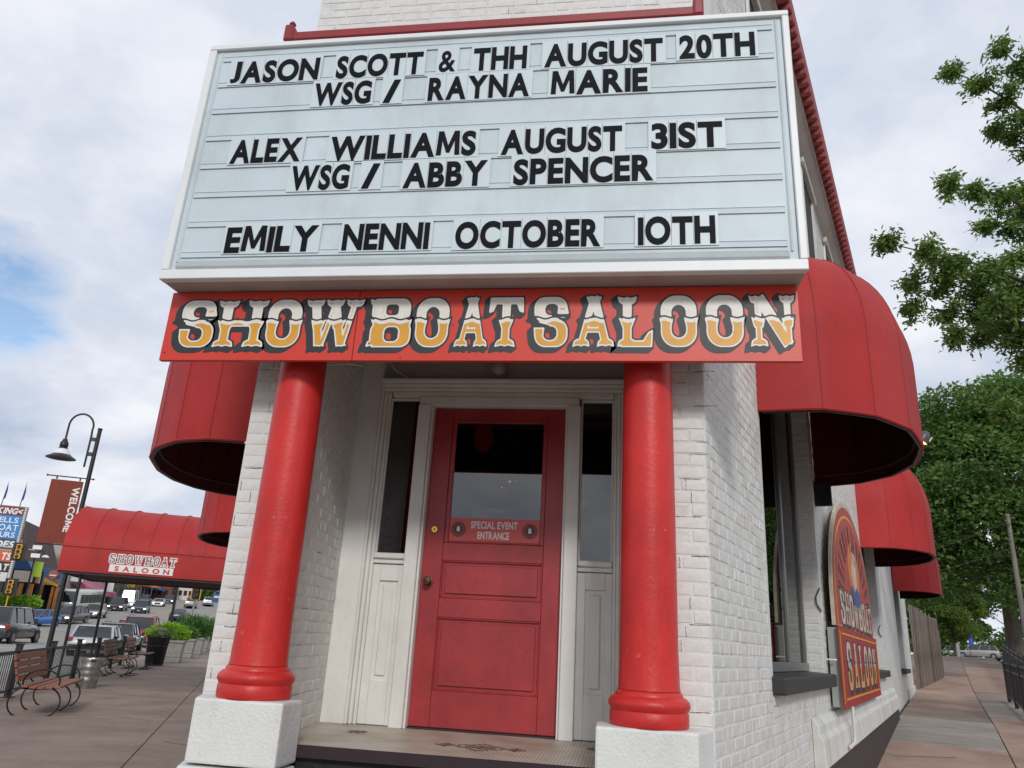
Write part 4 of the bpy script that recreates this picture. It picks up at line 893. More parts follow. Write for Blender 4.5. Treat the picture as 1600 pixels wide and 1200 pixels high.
disc(6.33, .98, .26, .20, O1 - .0115).obj('figure_body', CREAM, ap, FR); disc(6.42, 1.19, .15, .10, O1 - .0115).obj('figure_head', CREAM, ap, FR); MB().prism([(6.22, 1.25), (6.62, 1.22), (6.55, 1.33), (6.30, 1.36)], O1 - .0135, O1 - .012, 'y').obj('figure_cap', SBLK, ap, FR)
for k in range(2): MB().prism([(5.8 + k * .15, .74 - k * .06), (6.0, .83 - k * .06), (6.25, .76 - k * .06), (6.5, .84 - k * .06), (6.85, .75 - k * .06), (6.7, .68 - k * .06), (6.0, .67 - k * .06)], O1 - .0137 - k * .001, O1 - .0125 - k * .001, 'y').obj('wave', mat('blue sign paint', (.03, .08, .25), .5), ap, FR)
xx = 4.62
for ch in 'SHOWBOAT': w = .40 if ch != 'W' else .5; western_letter(ch, xx, xx + w, .345, .36, ap, FR, O1 - .0095, full=False, res=22, sh=(.05, -.06)); xx += w + .045
for x, z in ((4.12, 1.55),): MB().box(x, x + .05, -.16, -.002, z - .12, z + .12).obj('bracket', BLACK, WS, FR)
MB().tube([(4.08, -.002, .0), (4.08, -.07, .0), (4.1, -.09, 0)], .008, 6).obj('bracket', TRIM, WS, FR)
CREAM = CREAM0
# floodlight on an arm
FLt = thing('sign_floodlight', 'small dark grey floodlight with a lit lens beyond the large right awning', 'light fixture', FR @ Matrix.Translation((6.35, 0, 2.75)))
MB().tube([(6.35, -.003, 2.75), (6.35, -.95, 2.78)], .014, 8).obj('arm', BLACK, FLt, FR, smooth=50)
HM = FR @ Matrix.Translation((6.35, -1.02, 2.62)) @ Matrix.Rotation(R(35), 4, 'X')
MB().lathe([(0, .09), (.03, .088), (.06, .05), (.075, .0), (.08, -.05), (.074, -.05), (.0, -.046)], 20).obj('lamp_head', mat('grey lamp head', (.07, .07, .075), .4, .05), FLt, HM, smooth=40)
MB().lathe([(0, -.047), (.072, -.0515), (.072, -.054), (0, -.056)], 20).obj('lens', mat('lit warm lens', (.6, .4, .1), .4, 0, emit=(1, .72, .25), es=2.2), FLt, HM)
MB().box(-.03, .03, -.088, -.078, -.01, .05).obj('lamp_label', WV, FLt, HM)
# ------------------------------------------------------------------ wooden fence at the end of the side wall
WF = thing('wooden_fence', 'tall weathered grey brown board fence past the end of the white wall', 'fence', T(9.45, 28, -.8))
fr_ = random.Random(11)
p0, p1, p2_ = Vector((9.35, 27.35, 0)), Vector((12.55, 33.8, 0)), Vector((13.7, 36.8, 0))
def fence_run(a, b, zt0, zt1, zb0, zb1):
    L = (b - a).length; n = int(L / .15); d = (b - a).normalized(); ang = math.atan2(d.y, d.x)
    for i in range(n):
        t_ = i / n; p = a + (b - a) * t_; zt = zt0 + (zt1 - zt0) * t_ + fr_.uniform(-.05, .05); zb = zb0 + (zb1 - zb0) * t_ + fr_.uniform(0, .05)
        M = T(p.x, p.y, zb, ang); h = zt - zb; w = .152; o_ = (.024 if i % 2 else 0) + fr_.uniform(-.01, .01)
        MB().prism([(0, 0), (w, 0), (w, h - .04), (w - .03, h), (.03, h), (0, h - .04)], o_, o_ + .022, 'y').obj('fence_board', WEATHS[fr_.choice((0, 0, 1, 1, 2))], WF, M)
    for k in (.3, 1.5, 2.5): MB().box(0, L, .035, .085, k, k + .09).obj('fence_rail', WEATH, WF, T(a.x, a.y, zb0, ang))
fence_run(p0, p1, 1.86, 1.72, -.86, -.62); fence_run(p1, p2_, 1.35, 1.3, -.55, -.3)
# ------------------------------------------------------------------ left sidewalk furniture (street frame FU: x = -lateral, y = along)
WOOD2 = mat('weathered bench wood', (.20, .10, .06), .7, .3, 14., .2, 40, stretch=(.15, 1, 1))
def bench(label, MW, wood, L=1.75):
    """slatted park bench with hooped iron legs; back towards -x local, seat facing +x, long axis y"""
    t = thing('park_bench', label, 'bench', MW, 'slatted benches along the black fence', local=True)
    for k in range(5): x = -.20 + k * .105; z = .43 - .018 * math.sin(math.pi * k / 4) ; MB().box(x, x + .092, -L / 2, L / 2, z, z + .032).obj('seat_slat', wood, t, bevel=.006)
    for k in range(4):
        z = .50 + k * .098; x = -.265 - k * .028
        MB().box(-.016, .016, -L / 2, L / 2, 0, .086).obj('back_slat', wood, t, WM[t.name] @ Matrix.Translation((x, 0, z)) @ Matrix.Rotation(-.28, 4, 'Y'), bevel=.006)
    for y in (-L / 2 + .18, 0, L / 2 - .18):
        f = MB()
        f.tube([(-.40, y, .87), (-.305, y, .50), (-.20, y, .405), (.0, y, .40), (.22, y, .42), (.30, y, .44)], .013, 6)
        f.tube([(.12 + .20 * math.cos(a), y, .22 + .20 * math.sin(a)) for a in np.linspace(-1.5, 1.9, 12)] , .012, 6)
        f.tube([(-.16 - .20 * math.cos(a), y, .22 + .20 * math.sin(a)) for a in np.linspace(-1.5, 1.9, 12)], .012, 6)
        f.tube([(.12, y, .02), (.22, y, .005), (.40, y, .0)], .012, 6); f.tube([(-.16, y, .02), (-.30, y, .005), (-.42, y, .0)], .012, 6)
        f.obj('leg_frame', BLACK, t, smooth=60)
        if y: MB().tube([(.02 + .24 * math.cos(a), y, .50 + .17 * math.sin(a)) for a in np.linspace(-.5, 3.5, 16)], .012, 6).obj('armrest', BLACK, t, smooth=60)
    return t
def PU(lat, u, dz=0, rz=0): return FU @ T(-lat, u, -1.4 + prof(u) + dz, rz)
bench('nearest slatted wooden bench with hooped black iron arms against the black fence', PU(2.88, 14.35, -.04, .02), WOODB, 1.95)
bench('middle weathered wooden bench standing beyond the steel keg', PU(3.2, 23.6, 0, 0), WOOD2, 1.8)
bench('farthest wooden bench standing beside the black trash can', PU(3.2, 27.3, 0, 0), WOOD2, 1.6)
# a tan cushion board lying under the first bench, and a lime crate under the second
# keg
kg = thing('beer_keg', 'dented steel beer keg standing on the sidewalk between two benches', 'keg', PU(3.15, 19.0), local=True)
kb_ = [(0, .03), (.17, .03), (.185, .0), (.195, .0), (.20, .02), (.196, .09), (.205, .13), (.212, .18), (.205, .2), (.205, .26), (.213, .29), (.205, .32), (.205, .38), (.212, .41), (.205, .44), (.196, .50), (.198, .555), (.20, .575), (.192, .59), (.185, .575), (.178, .53), (0, .53)]
MB().lathe(kb_, 32).obj('keg_body', STEEL, kg, smooth=40); MB().lathe([(0, .53), (.035, .53), (.035, .56), (0, .56)], 14).obj('valve', CHROME, kg)
for a in (0, math.pi): MB().box(-.05, .05, -.2045, -.198, .52, .555).obj('handle_slot', BLACK, kg, WM[kg.name] @ Matrix.Rotation(a + .4, 4, 'Z'))
# trash can of black steel slats with a dome cage
tc_ = thing('trash_can', 'tall black slatted trash can with a domed rain bonnet beside the planters', 'trash can', PU(2.95, 29.2), local=True)
MB().lathe([(0, .05), (.24, .05), (.31, .9), (.30, .9), (.0, .86)], 24).obj('liner', mat('black liner', (.008, .008, .008), .7), tc_)
sl_ = MB()
for k in range(30):
    a = 2 * math.pi * k / 30; c, s_ = math.cos(a), math.sin(a)
    sl_.tube([(.27 * c, .27 * s_, .02), (.30 * c, .30 * s_, .5), (.345 * c, .345 * s_, .9), (.385 * c, .385 * s_, .95)], .017, 5)
o = sl_.obj('slat', BLACK, tc_); o['kind'] = 'stuff'
for r, z in ((.385, .955), (.315, .62), (.28, .05)): MB().tube([(r * math.cos(a), r * math.sin(a), z) for a in np.linspace(0, 2 * math.pi, 25)], .018, 6).obj('hoop', BLACK, tc_, smooth=60)
for k in range(4): a = k * math.pi / 2 + .4; MB().tube([(.22 * math.cos(a), .22 * math.sin(a), .9), (.22 * math.cos(a), .22 * math.sin(a), 1.13)], .009, 5).obj('bonnet_post', BLACK, tc_)
MB().lathe([(0, 1.22), (.12, 1.205), (.20, 1.17), (.24, 1.13), (.0, 1.14)], 24).obj('bonnet', mat('rust stained bonnet', (.12, .08, .06), .6, .3, 9.), tc_, smooth=60)
# foliage helper: many bent leaf quads as one mesh
def leaves(pts, size, name, m, parent, MW=None, flat=.6, seed=1, asp=.45, droop=.0):
    r = np.random.default_rng(seed); n = len(pts); pts = np.asarray(pts, float)
    a = r.normal(size=(n, 3)); a[:, 2] = a[:, 2] * flat - droop; a /= np.linalg.norm(a, axis=1, keepdims=True)
    b = r.normal(size=(n, 3)); b -= (b * a).sum(1, keepdims=True) * a; b /= np.linalg.norm(b, axis=1, keepdims=True); c = np.cross(a, b)
    s = size * r.uniform(.6, 1.3, (n, 1)); w = s * asp
    P = np.stack([pts, pts + a * s * .45 + b * w * .5 + c * s * .10, pts + a * s, pts + a * s * .45 - b * w * .5 + c * s * .10], 1).reshape(-1, 3)
    me = bpy.data.meshes.new(name); me.vertices.add(4 * n); me.vertices.foreach_set('co', P.ravel())
    me.loops.add(6 * n); me.polygons.add(2 * n); i = np.arange(n)[:, None] * 4
    me.loops.foreach_set('vertex_index', np.concatenate([i, i + 1, i + 2, i, i + 2, i + 3], 1).ravel()); me.polygons.foreach_set('loop_start', np.arange(2 * n) * 3)
    me.update(calc_edges=True); me.validate()
    o = link(name, me, m, parent, MW); return o
def blob_pts(n, c, r, seed, surf=.55):
    q = np.random.default_rng(seed); d = q.normal(size=(n, 3)); d /= np.linalg.norm(d, axis=1, keepdims=True); k = q.uniform(surf, 1, (n, 1)) ** .7; return np.array(c) + d * k * np.array(r)
# planters
PLN = [(2.95, 32.2, 'lime', 'nearest square concrete planter spilling lime green leaves beside the trash can'), (2.85, 36.6, 'mix', 'second concrete planter of green and dark red foliage'), (2.75, 41.0, 'grass', 'third concrete planter with tall grassy green blades'), (2.7, 45.4, 'grass', 'fourth concrete planter with arching green grass'), (2.65, 49.6, 'lime', 'farthest concrete planter with round green foliage beside the pier edge')]
for i, (la, u, kd_, lb) in enumerate(PLN):
    p = thing('concrete_planter', lb, 'planter', PU(la, u, 0, .0), 'concrete planters along the kerb', local=True)
    sz = .62
    def fr(a, z0, z1): return [[(-q, -q, z) for q in (1,)] for z in (0,)]
    def tap(a0, a1, z0, z1, nm): MB().loft([[(-a0, -a0, z0), (a0, -a0, z0), (a0, a0, z0), (-a0, a0, z0)], [(-a1, -a1, z1), (a1, -a1, z1), (a1, a1, z1), (-a1, a1, z1)]]).obj(nm, CONC, p, bevel=.02)
    tap(.57, .60, 0, .18, 'planter_base'); tap(.575, .62, .182, .68, 'planter_body'); tap(.65, .66, .682, .78, 'planter_rim')
    MB().box(-.6, .6, -.6, .6, .781, .80).obj('soil', mat('dark soil', (.03, .022, .015), .95), p)
    if kd_ == 'lime': leaves(blob_pts(1500, (0, 0, .98), (.72, .72, .34), i), .13, 'foliage', LEAF_LIME, p, seed=i, asp=.7)
    elif kd_ == 'mix': leaves(blob_pts(1100, (0, 0, .95), (.72, .72, .32), i), .12, 'foliage', LEAF_DARK, p, seed=i, asp=.6); leaves(blob_pts(500, (.2, -.3, .93), (.3, .3, .25), 9), .11, 'foliage', leafmat('dark red leaves', (.08, .02, .03), (.18, .06, .05)), p, seed=8, asp=.6)
    else:
        q = np.random.default_rng(i); gp = []
        leaves(blob_pts(900, (0, 0, .95), (.7, .7, .3), i), .12, 'foliage', LEAF_DARK, p, seed=i)
        leaves(np.stack([q.normal(0, .32, 900), q.normal(0, .32, 900), q.uniform(.8, 1.35, 900)], 1), .55, 'grass_blades', LEAF_GRASS, p, seed=i, asp=.045, flat=1.5, droop=-1.1)
# black railing along the kerb
RF = thing('black_railing', 'low black metal picket railing along the kerb behind the benches', 'fence', PU(3.9, 22.0))
us = [11.0, 13.6, 16.3, 18.9, 21.5, 24.1, 26.7, 28.6]
for u in us:
    M = PU(3.9, u); MB().box(-.05, .05, -.05, .05, 0, .87).obj('railing_post', BLACK, RF, M, bevel=.006); MB().box(-.065, .065, -.065, .065, .871, .90).obj('post_cap', BLACK, RF, M, bevel=.01); MB().box(-.1, .1, -.1, .1, 0, .015).obj('post_foot', BLACK, RF, M)
pk = MB().box(-.006, .006, -.006, .006, .13, .73).mesh('picket')
for a, b in zip(us[:-1], us[1:]):
    L = b - a - .12
    for z0, z1 in ((.72, .78), (.10, .14)): MB().box(-.02, .02, .06, .06 + L, z0, z1).obj('rail', BLACK, RF, PU(3.9, a))
    n = int(L / .125)
    for k in range(n):
        o = bpy.data.objects.new('picket', pk); COL.objects.link(o); place(o, RF, PU(3.9, a + .06 + (k + .5) * L / n))
pk.materials.append(BLACK)
# street lamp with banner
LP = thing('street_lamp', 'tall black street lamp with a hooked arm, white bell shade and red welcome banner', 'street lamp', PU(4.65, 22.0, -.0))
LM = FU @ T(-4.65, 22.0, 0)
MB().tube([(0, 0, -1.4), (0, 0, -1.1), (0, 0, 4.75)], [.085, .062, .052], 12).obj('pole', BLACK, LP, LM, smooth=50)
MB().lathe([(0, -1.4), (.14, -1.4), (.14, -1.2), (.10, -1.12), (.07, -.9), (0, -.9)], 16).obj('pole_base', BLACK, LP, LM, smooth=40)
MB().lathe([(0, 4.74), (.06, 4.74), (.06, 4.78), (.0, 4.80)], 12).obj('pole_cap', BLACK, LP, LM)
MB().tube([(-.17, 0, 3.72), (-.17, 0, 4.55), (-.18, 0, 4.72)] + [(-.46 + .29 * math.cos(a), 0, 4.78 + .34 * math.sin(a)) for a in np.linspace(.1, 3.05, 14)] + [(-.75, 0, 4.62), (-.75, 0, 4.36)], .026, 8).obj('arm', BLACK, LP, LM, smooth=60)
for z in (4.42, 4.02): MB().box(-.165, -.04, -.018, .018, z, z + .10).obj('arm_bracket', BLACK, LP, LM)
sm = FU @ T(-5.40, 22.0, 0)
MB().lathe([(0, 4.40), (.05, 4.40), (.075, 4.33), (.10, 4.30), (.105, 4.20), (.09, 4.17), (.12, 4.14), (0, 4.14)], 16).obj('lamp_fitter', BLACK, LP, sm, smooth=40)
MB().lathe([(.10, 4.139), (.15, 4.10), (.19, 4.04), (.22, 3.98), (.215, 3.98), (.18, 4.04), (.1, 4.12)], 24).obj('glass_shade', mat('white glass shade', (.72, .72, .72), .3, .03), LP, sm, smooth=60)
MB().lathe([(.20, 4.0), (.24, 3.96), (.34, 3.90), (.36, 3.88), (.34, 3.875), (.22, 3.93), (.17, 3.94)], 24).obj('shade_skirt', BLACK, LP, sm, smooth=60)
BAN = mat('dark red banner fabric', (.20, .036, .018), .75, .08, 3.)
bx0, bx1 = -.84, -.09
MB().tube([(.12, 0, 3.42), (-.95, 0, 3.42)], .016, 6).obj('banner_arm', BLACK, LP, LM); 
for x in (.12, -.95): MB().lathe([(0, -.03), (.028, -.01), (.028, .01), (0, .03)], 8).obj('arm_ball', BLACK, LP, LM @ T(x, 0, 3.42))
for x in (-.74, -.2): MB().box(x, x + .035, -.012, .012, 3.34, 3.404).obj('banner_hanger', BLACK, LP, LM)
MB().tube([(.0, 0, 1.70), (-.88, 0, 1.70)], .016, 6).obj('banner_arm', BLACK, LP, LM)
bm_ = MB().box(bx0, bx1, -.004, .004, 1.72, 3.33).obj('banner', BAN, LP, LM)
wm = word_mb('WELCOME', 0, 1.15, 0, .17, 0, .035, .001)
wm.v = [(bx1 - .21 + (z), -.0055 + y, 3.17 - x) for x, y, z in wm.v]
wm.obj('banner_lettering', WV, bm_, LM, fix=False)
for z in (2.7, 2.76): MB().tube([(-.09, -.0, z), (.09, 0, z - .02)], .012, 6).obj('hose_clamp', CHROME, LP, LM)
# ------------------------------------------------------------------ vehicles
CG = {}
def paint(n, c): return mat(n, c, .3, .04, 2., metal=.3, coat=1.)
CGL = mat('car glass', (.010, .012, .015), .06, 0, spec=.9)
TYRE = mat('tyre rubber', (.015, .015, .015), .8, .2, 9.); RIM = mat('alloy rim', (.35, .35, .36), .3, 0, metal=.9)
TAIL = mat('red tail lamp', (.30, .012, .01), .2, 0, coat=1); HEAD = mat('clear headlamp', (.75, .76, .78), .1, 0, coat=1); HLIT = mat('lit headlamp', (.9, .9, .85), .2, 0, emit=(1, .97, .9), es=2.5)
TRIMB = mat('black plastic trim', (.02, .02, .022), .6, .1, 5.); PLT = mat('number plate', (.6, .62, .62), .5, 0)
def car(label, MW, col, kind='suv', L=4.6, Wd=1.85, H=1.7, cat='car', lit=True, group=None, parts2=()):
    """front towards -y"""
    t = thing('parked_car' if 'parked' in label else 'car', label, cat, MW, group, local=True)
    w = Wd / 2; h = L / 2
    if kind == 'sedan': st = [(-h, .50, .42, .78), (-h + .12, .52, .62, .9), (-h + .9, .78 * .94, .72, .97), (-h + 1.5, .92, .80, 1), (0, .95, .82, 1), (h - 1.0, .97, .86, 1), (h - .2, .96, .86, .95), (h, .62, .7, .85)]; belt = (-h + 1.35, h - .95); roof = (-h + 2.05, h - 1.75)
    elif kind == 'van': st = [(-h, .55, .6, .85), (-h + .15, .8, .8, .95), (-h + .9, 1.05, .9, 1), (-h + 1.4, 1.15, 1, 1), (h - .1, 1.15, 1, 1), (h, 1.1, 1, .96)]; belt = (-h + .95, h - .02); roof = (-h + 1.5, h - .10)
    elif kind == 'pickup': st = [(-h, .6, .6, .88), (-h + .12, .95, .85, .96), (-h + 1.2, 1.05, .92, 1), (0, 1.1, .95, 1), (h - .1, 1.1, .95, 1), (h, 1.0, .9, .97)]; belt = (-h + 1.3, h - 1.9); roof = (-h + 1.9, h - 2.2)
    else: st = [(-h, .55, .6, .82), (-h + .12, .78, .8, .93), (-h + 1.0, .95, .92, .98), (-h + 1.35, 1.02, .98, 1), (0, 1.05, 1, 1), (h - .25, 1.08, 1, 1), (h - .05, 1.0, .9, .96), (h, .72, .7, .9)]; belt = (-h + 1.2, h - .18); roof = (-h + 1.85, h - .55)
    if kind == 'suv' and H < 1.7: st = [(y, .24 + (zt - .24) * (H / 1.78) ** 1.3, a, ww) for y, zt, a, ww in st]
    zb = .24; rings = []
    for y, zt, a, ww in st:
        W2_ = w * ww; rings.append([(-W2_ * .88, y, zb), (-W2_ * .98, y, zb + .12), (-W2_, y, zb + (zt - zb) * .55), (-W2_ * .985, y, zt - .12), (-W2_ * .90, y, zt), (W2_ * .90, y, zt), (W2_ * .985, y, zt - .12), (W2_, y, zb + (zt - zb) * .55), (W2_ * .98, y, zb + .12), (W2_ * .88, y, zb)])
    body = MB().loft(rings).obj('body', col, t, bevel=.02, smooth=35)
    zbt = np.interp((belt[0] + belt[1]) / 2, [q[0] for q in st], [q[1] for q in st]) - .03
    zb0, zb1 = [float(np.interp(b, [q[0] for q in st], [q[1] for q in st])) - .02 for b in belt]
    bw, rw = w * .90, w * .76
    B4 = [(-bw, belt[0], zb0), (bw, belt[0], zb0), (bw, belt[1], zb1), (-bw, belt[1], zb1)]; R4 = [(-rw, roof[0], H - .05), (rw, roof[0], H - .05), (rw * .97, roof[1], H - .07), (-rw * .97, roof[1], H - .07)]
    gh = MB().loft([B4, R4]).obj('cabin_glass', CGL, t, bevel=.03, smooth=35)
    MB().loft([[(x * 1.02, y + (.02 if y > 0 else -.02) * 0, z + .005) for x, y, z in R4], [(x * .9, y * .93 + (roof[0] + roof[1]) / 2 * .07, z + .055) for x, y, z in R4]]).obj('roof', col, t, bevel=.01, smooth=40)
    def pil(a, b, r=.035): MB().tube([a, b], r, 6).obj('pillar', col, t)
    for sx in (-1, 1):
        pil((sx * bw, belt[0], zb0), (sx * rw, roof[0], H - .04)); pil((sx * bw, belt[1], zb1), (sx * rw, roof[1], H - .05), .05)
        for f in (.42, .72): pil((sx * bw * 1.0, belt[0] + (belt[1] - belt[0]) * f, zbt + .02), (sx * rw * 1.0, roof[0] + (roof[1] - roof[0]) * (f if f < .5 else .8), H - .05), .032)
        if kind in ('suv',): MB().tube([(sx * rw * .9, roof[0] + .2, H + .005), (sx * rw * .9, roof[0] + .3, H + .05), (sx * rw * .9, roof[1] - .2, H + .05), (sx * rw * .9, roof[1] - .1, H)], .015, 5).obj('roof_rail', TRIMB, t)
        MB().box(sx * (w + .09) - .09, sx * (w + .09) + .09, belt[0] + .35, belt[0] + .47, zbt + .02, zbt + .17).obj('door_mirror', col, t, bevel=.03)
        MB().box(sx * w * .78 - .17, sx * w * .78 + .17, -h - .012 + .03, -h + .2, .60, .74).obj('headlight', HLIT if lit else HEAD, t, bevel=.02)
        MB().box(sx * w * .88 - .10, sx * w * .88 + .10, h - .12, h + .012, .74 if H > 1.6 else .60, 1.0 if H > 1.6 else .76).obj('tail_light', TAIL, t, bevel=.02)
        for y in (-h + .82, h - .82):
            MB().tube([(sx * (w - .01), y, .34), (sx * (w + .012), y, .34)], .40, 24).obj('wheel_arch', TRIMB, t)
            wh = MB().tube([(sx * (w - .2), y, .335), (sx * (w + .02), y, .335)], .335, 24).obj('wheel', TYRE, t, bevel=.02); MB().tube([(sx * (w + .021), y, .335), (sx * (w + .034), y, .335)], .21, 18).obj('rim', RIM, wh, bevel=.004)
    MB().box(-w * .55, w * .55, -h - .012, -h + .06, .42, .68).obj('grille', TRIMB, t, bevel=.02); MB().box(-w * .9, w * .9, -h - .03, -h + .12, .27, .40).obj('bumper', TRIMB if kind != 'sedan' else col, t, bevel=.03); MB().box(-w * .92, w * .92, h - .1, h + .05, .30, .48).obj('bumper', TRIMB, t, bevel=.03)
    MB().box(-.17, .17, -h - .040, -h - .031, .36, .46).obj('number_plate', PLT, t); MB().box(-.17, .17, h + .051 - .04, h + .06, .56, .68).obj('number_plate', PLT, t)
    if kind == 'pickup': MB().box(-w * .82, w * .82, h - 1.75, h - .08, 1.02, 1.12).obj('load_bed', TRIMB, t)
    return t
def road(lat, u, rz=0): return FU @ T(-lat, u, -1.55 + prof(u), rz, math.atan2(prof(u + 1) - prof(u - 1), 2))
PI = math.pi
PB = paint('black car paint', (.012, .012, .014)); PG = paint('dark grey car paint', (.028, .029, .031)); PS = paint('silver car paint', (.40, .42, .44)); PW = paint('white car paint', (.72, .72, .72)); PBL = paint('bright blue car paint', (.015, .15, .50)); PR = paint('dark red car paint', (.22, .015, .02)); PT = paint('tan silver car paint', (.30, .29, .26)); PN = paint('navy car paint', (.03, .04, .07))
car('large dark grey SUV seen from behind at the left edge, driving away', road(12.9, 50.5, PI - .10), PG, 'suv', 5.1, 2.0, 1.9, 'car', False)
car('bright blue car facing us across the street behind the dark SUV', road(19.6, 86, -.45), PBL, 'suv', 4.3, 1.8, 1.52)
car('black SUV driving towards us beside the lamp pole', road(18.3, 93, -.25), PB, 'suv', 4.7, 1.95, 1.8)
car('tan silver SUV driving towards us right behind the first black SUV', road(18.4, 106, -.1), PT, 'suv', 4.6, 1.85, 1.65)
car('black SUV with bright headlights driving towards us in front of the white van', road(19.6, 130, -.02), PB, 'suv', 5.0, 2.1, 1.95)
car('tall white van driving behind the black SUV with bright headlights', road(20.2, 144, 0), PW, 'van', 5.8, 2.2, 2.8, 'van')
car('navy SUV with a wide chrome grille driving towards us beside the yellow centre line', road(16.0, 127, 0), PN, 'suv', 4.9, 2.0, 1.8)
car('low white car driving towards us beyond the navy SUV', road(17.1, 158, 0), PW, 'sedan', 4.6, 1.9, 1.4)
car('dark blue car in the far queue between the white van and the white car', road(20.6, 166, 0), PN, 'suv', 4.6, 1.85, 1.7)
car('dark grey car seen from behind driving away under the entrance awning', road(9.2, 109, PI), PG, 'sedan', 4.7, 1.9, 1.5, 'car', False)
car('silver pickup seen from behind far up the hill, left of the traffic light', road(11.6, 158, PI), PS, 'pickup', 5.4, 2.0, 1.85, 'pickup', False)
car('white pickup seen from behind far up the hill, right behind the silver pickup', road(9.6, 176, PI), PW, 'pickup', 5.4, 2.0, 1.85, 'pickup', False)
car('grey SUV far up the hill in the oncoming lane behind the white car', road(17.2, 176, 0), PG, 'suv', 4.6, 1.85, 1.7)
car('dark car far up the hill near the trees', road(13.9, 188, 0), PB, 'sedan', 4.6, 1.85, 1.45)
car('silver wagon parked at the kerb, its rear window above the black railing', road(6.35, 39.2, PI), PS, 'suv', 4.3, 1.75, 1.27, 'car', False)
car('dark silver car parked at the kerb ahead of the silver wagon', road(6.45, 45.6, PI), PG, 'suv', 4.5, 1.8, 1.38, 'car', False)
car('dark red SUV parked at the kerb beyond the planters', road(6.6, 55.0, PI), PR, 'suv', 4.9, 1.95, 1.8, 'car', False)
car('small red car parked at the kerb just left of the dark red SUV', road(8.3, 62.5, PI), PR, 'sedan', 4.5, 1.85, 1.55, 'car', False)
# coach parked across the street
bs_ = thing('coach', 'cream and white coach with a big dark windscreen facing us across the street', 'bus', road(21.3, 112, -.12), None, local=True)
cp = mat('cream coach paint', (.50, .50, .42), .35, .05, 2., coat=.6)
rg_ = []
for y, hh, ww in ((-5.6, 1.2, .95), (-5.55, 1.55, 1.1), (-5.1, 2.5, 1.2), (-4.6, 3.0, 1.25), (-4.2, 3.1, 1.25), (5.5, 3.1, 1.25), (5.6, 2.9, 1.2)): rg_.append([(-ww, y, .35), (-ww * 1.0, y, hh - .35), (-ww * .85, y, hh), (ww * .85, y, hh), (ww, y, hh - .35), (ww, y, .35)])
MB().loft(rg_).obj('body', cp, bs_, bevel=.05, smooth=40)
MB().prism([(-5.56, 1.62), (-5.20, 2.45), (-4.78, 2.88), (-4.70, 2.84), (-5.1, 2.40), (-5.46, 1.60)], -1.08, 1.08, 'x').obj('windscreen', CGL, bs_)
for sx in (-1, 1):
    for k in range(6): MB().box(sx * 1.25 - .012, sx * 1.25 + .012, -3.9 + k * 1.5, -2.5 + k * 1.5, 1.5, 2.5).obj('side_window', CGL, bs_)
    MB().box(sx * .8 - .2, sx * .8 + .2, -5.64, -5.5, .75, .95).obj('headlight', HEAD, bs_, bevel=.02); MB().tube([(sx * 1.2, -5.2, 2.5), (sx * 1.5, -5.5, 2.4), (sx * 1.5, -5.5, 2.0)], .05, 6).obj('door_mirror', PW, bs_)
    for y in (-3.6, 3.4): MB().tube([(sx * 1.0, y, .48), (sx * 1.27, y, .48)], .48, 20).obj('wheel', TYRE, bs_)
MB().box(-1.0, 1.0, -5.66, -5.5, .38, .62).obj('bumper', TRIMB, bs_, bevel=.03)
# ------------------------------------------------------------------ traffic signals
SY_ = mat('signal yellow', (.75, .38, .02), .4, .05, 5.); SGR = mat('lit green lens', (.02, .5, .3), .3, 0, emit=(.05, 1, .6), es=4)
ts = thing('traffic_signal', 'yellow framed traffic signal showing green under the right end of the entrance awning', 'traffic light', PU(3.5, 50), local=True)
tz = 3.26
MB().box(-.27, .27, .0, .03, tz - .52, tz + .65).obj('back_plate', SY_, ts, bevel=.01)
for q in ((-.22, .22, tz - .47, tz + .59),): MB().box(q[0], q[1], -.012, -.001, q[2], q[3]).obj('plate_face', mat('dark red black face', (.03, .008, .008), .6), ts)
MB().box(-.17, .17, -.2, -.013, tz - .45, tz + .55).obj('signal_housing', BLACK, ts, bevel=.02)
for k, m_ in enumerate((SGR, BLACK, BLACK)):
    zz = tz - .28 + k * .33; MB().lathe([(0, 0), (.12, 0), (.125, .012), (0, .02)], 20).obj('lens', m_, ts, WM[ts.name] @ T(0, -.202, zz, 0, PI / 2)); MB().lathe([(.128, 0), (.138, 0), (.138, .10), (.128, .10)], 16).obj('visor', BLACK, ts, WM[ts.name] @ T(0, -.202, zz, 0, PI / 2))
MB().tube([(0, .08, 0), (0, .08, tz + 1.2)], .06, 10).obj('signal_pole', mat('galvanised steel', (.28, .29, .29), .5, .1, 6., metal=.5), ts)
GS = MATS['galvanised steel']
ms = thing('signal_mast', 'galvanised mast arm with street name blades crossing in front of the pylon sign', 'signal mast', FU @ T(-24, 70, -1.4))
MB().tube([(-24.5, 70, 4.95), (-20, 70, 4.9), (-17.35, 70, 4.83)], [.09, .08, .06], 8).obj('mast_arm', GS, ms, FU); MB().tube([(-24.5, 70, -1.5), (-24.5, 70, 5.6)], .13, 10).obj('mast_pole', GS, ms, FU)
for z in (5.02, 4.38): MB().box(-17.55, -16.9, 69.9, 69.93, z - .12, z + .2).obj('street_blade', WV, ms, FU, bevel=.01)
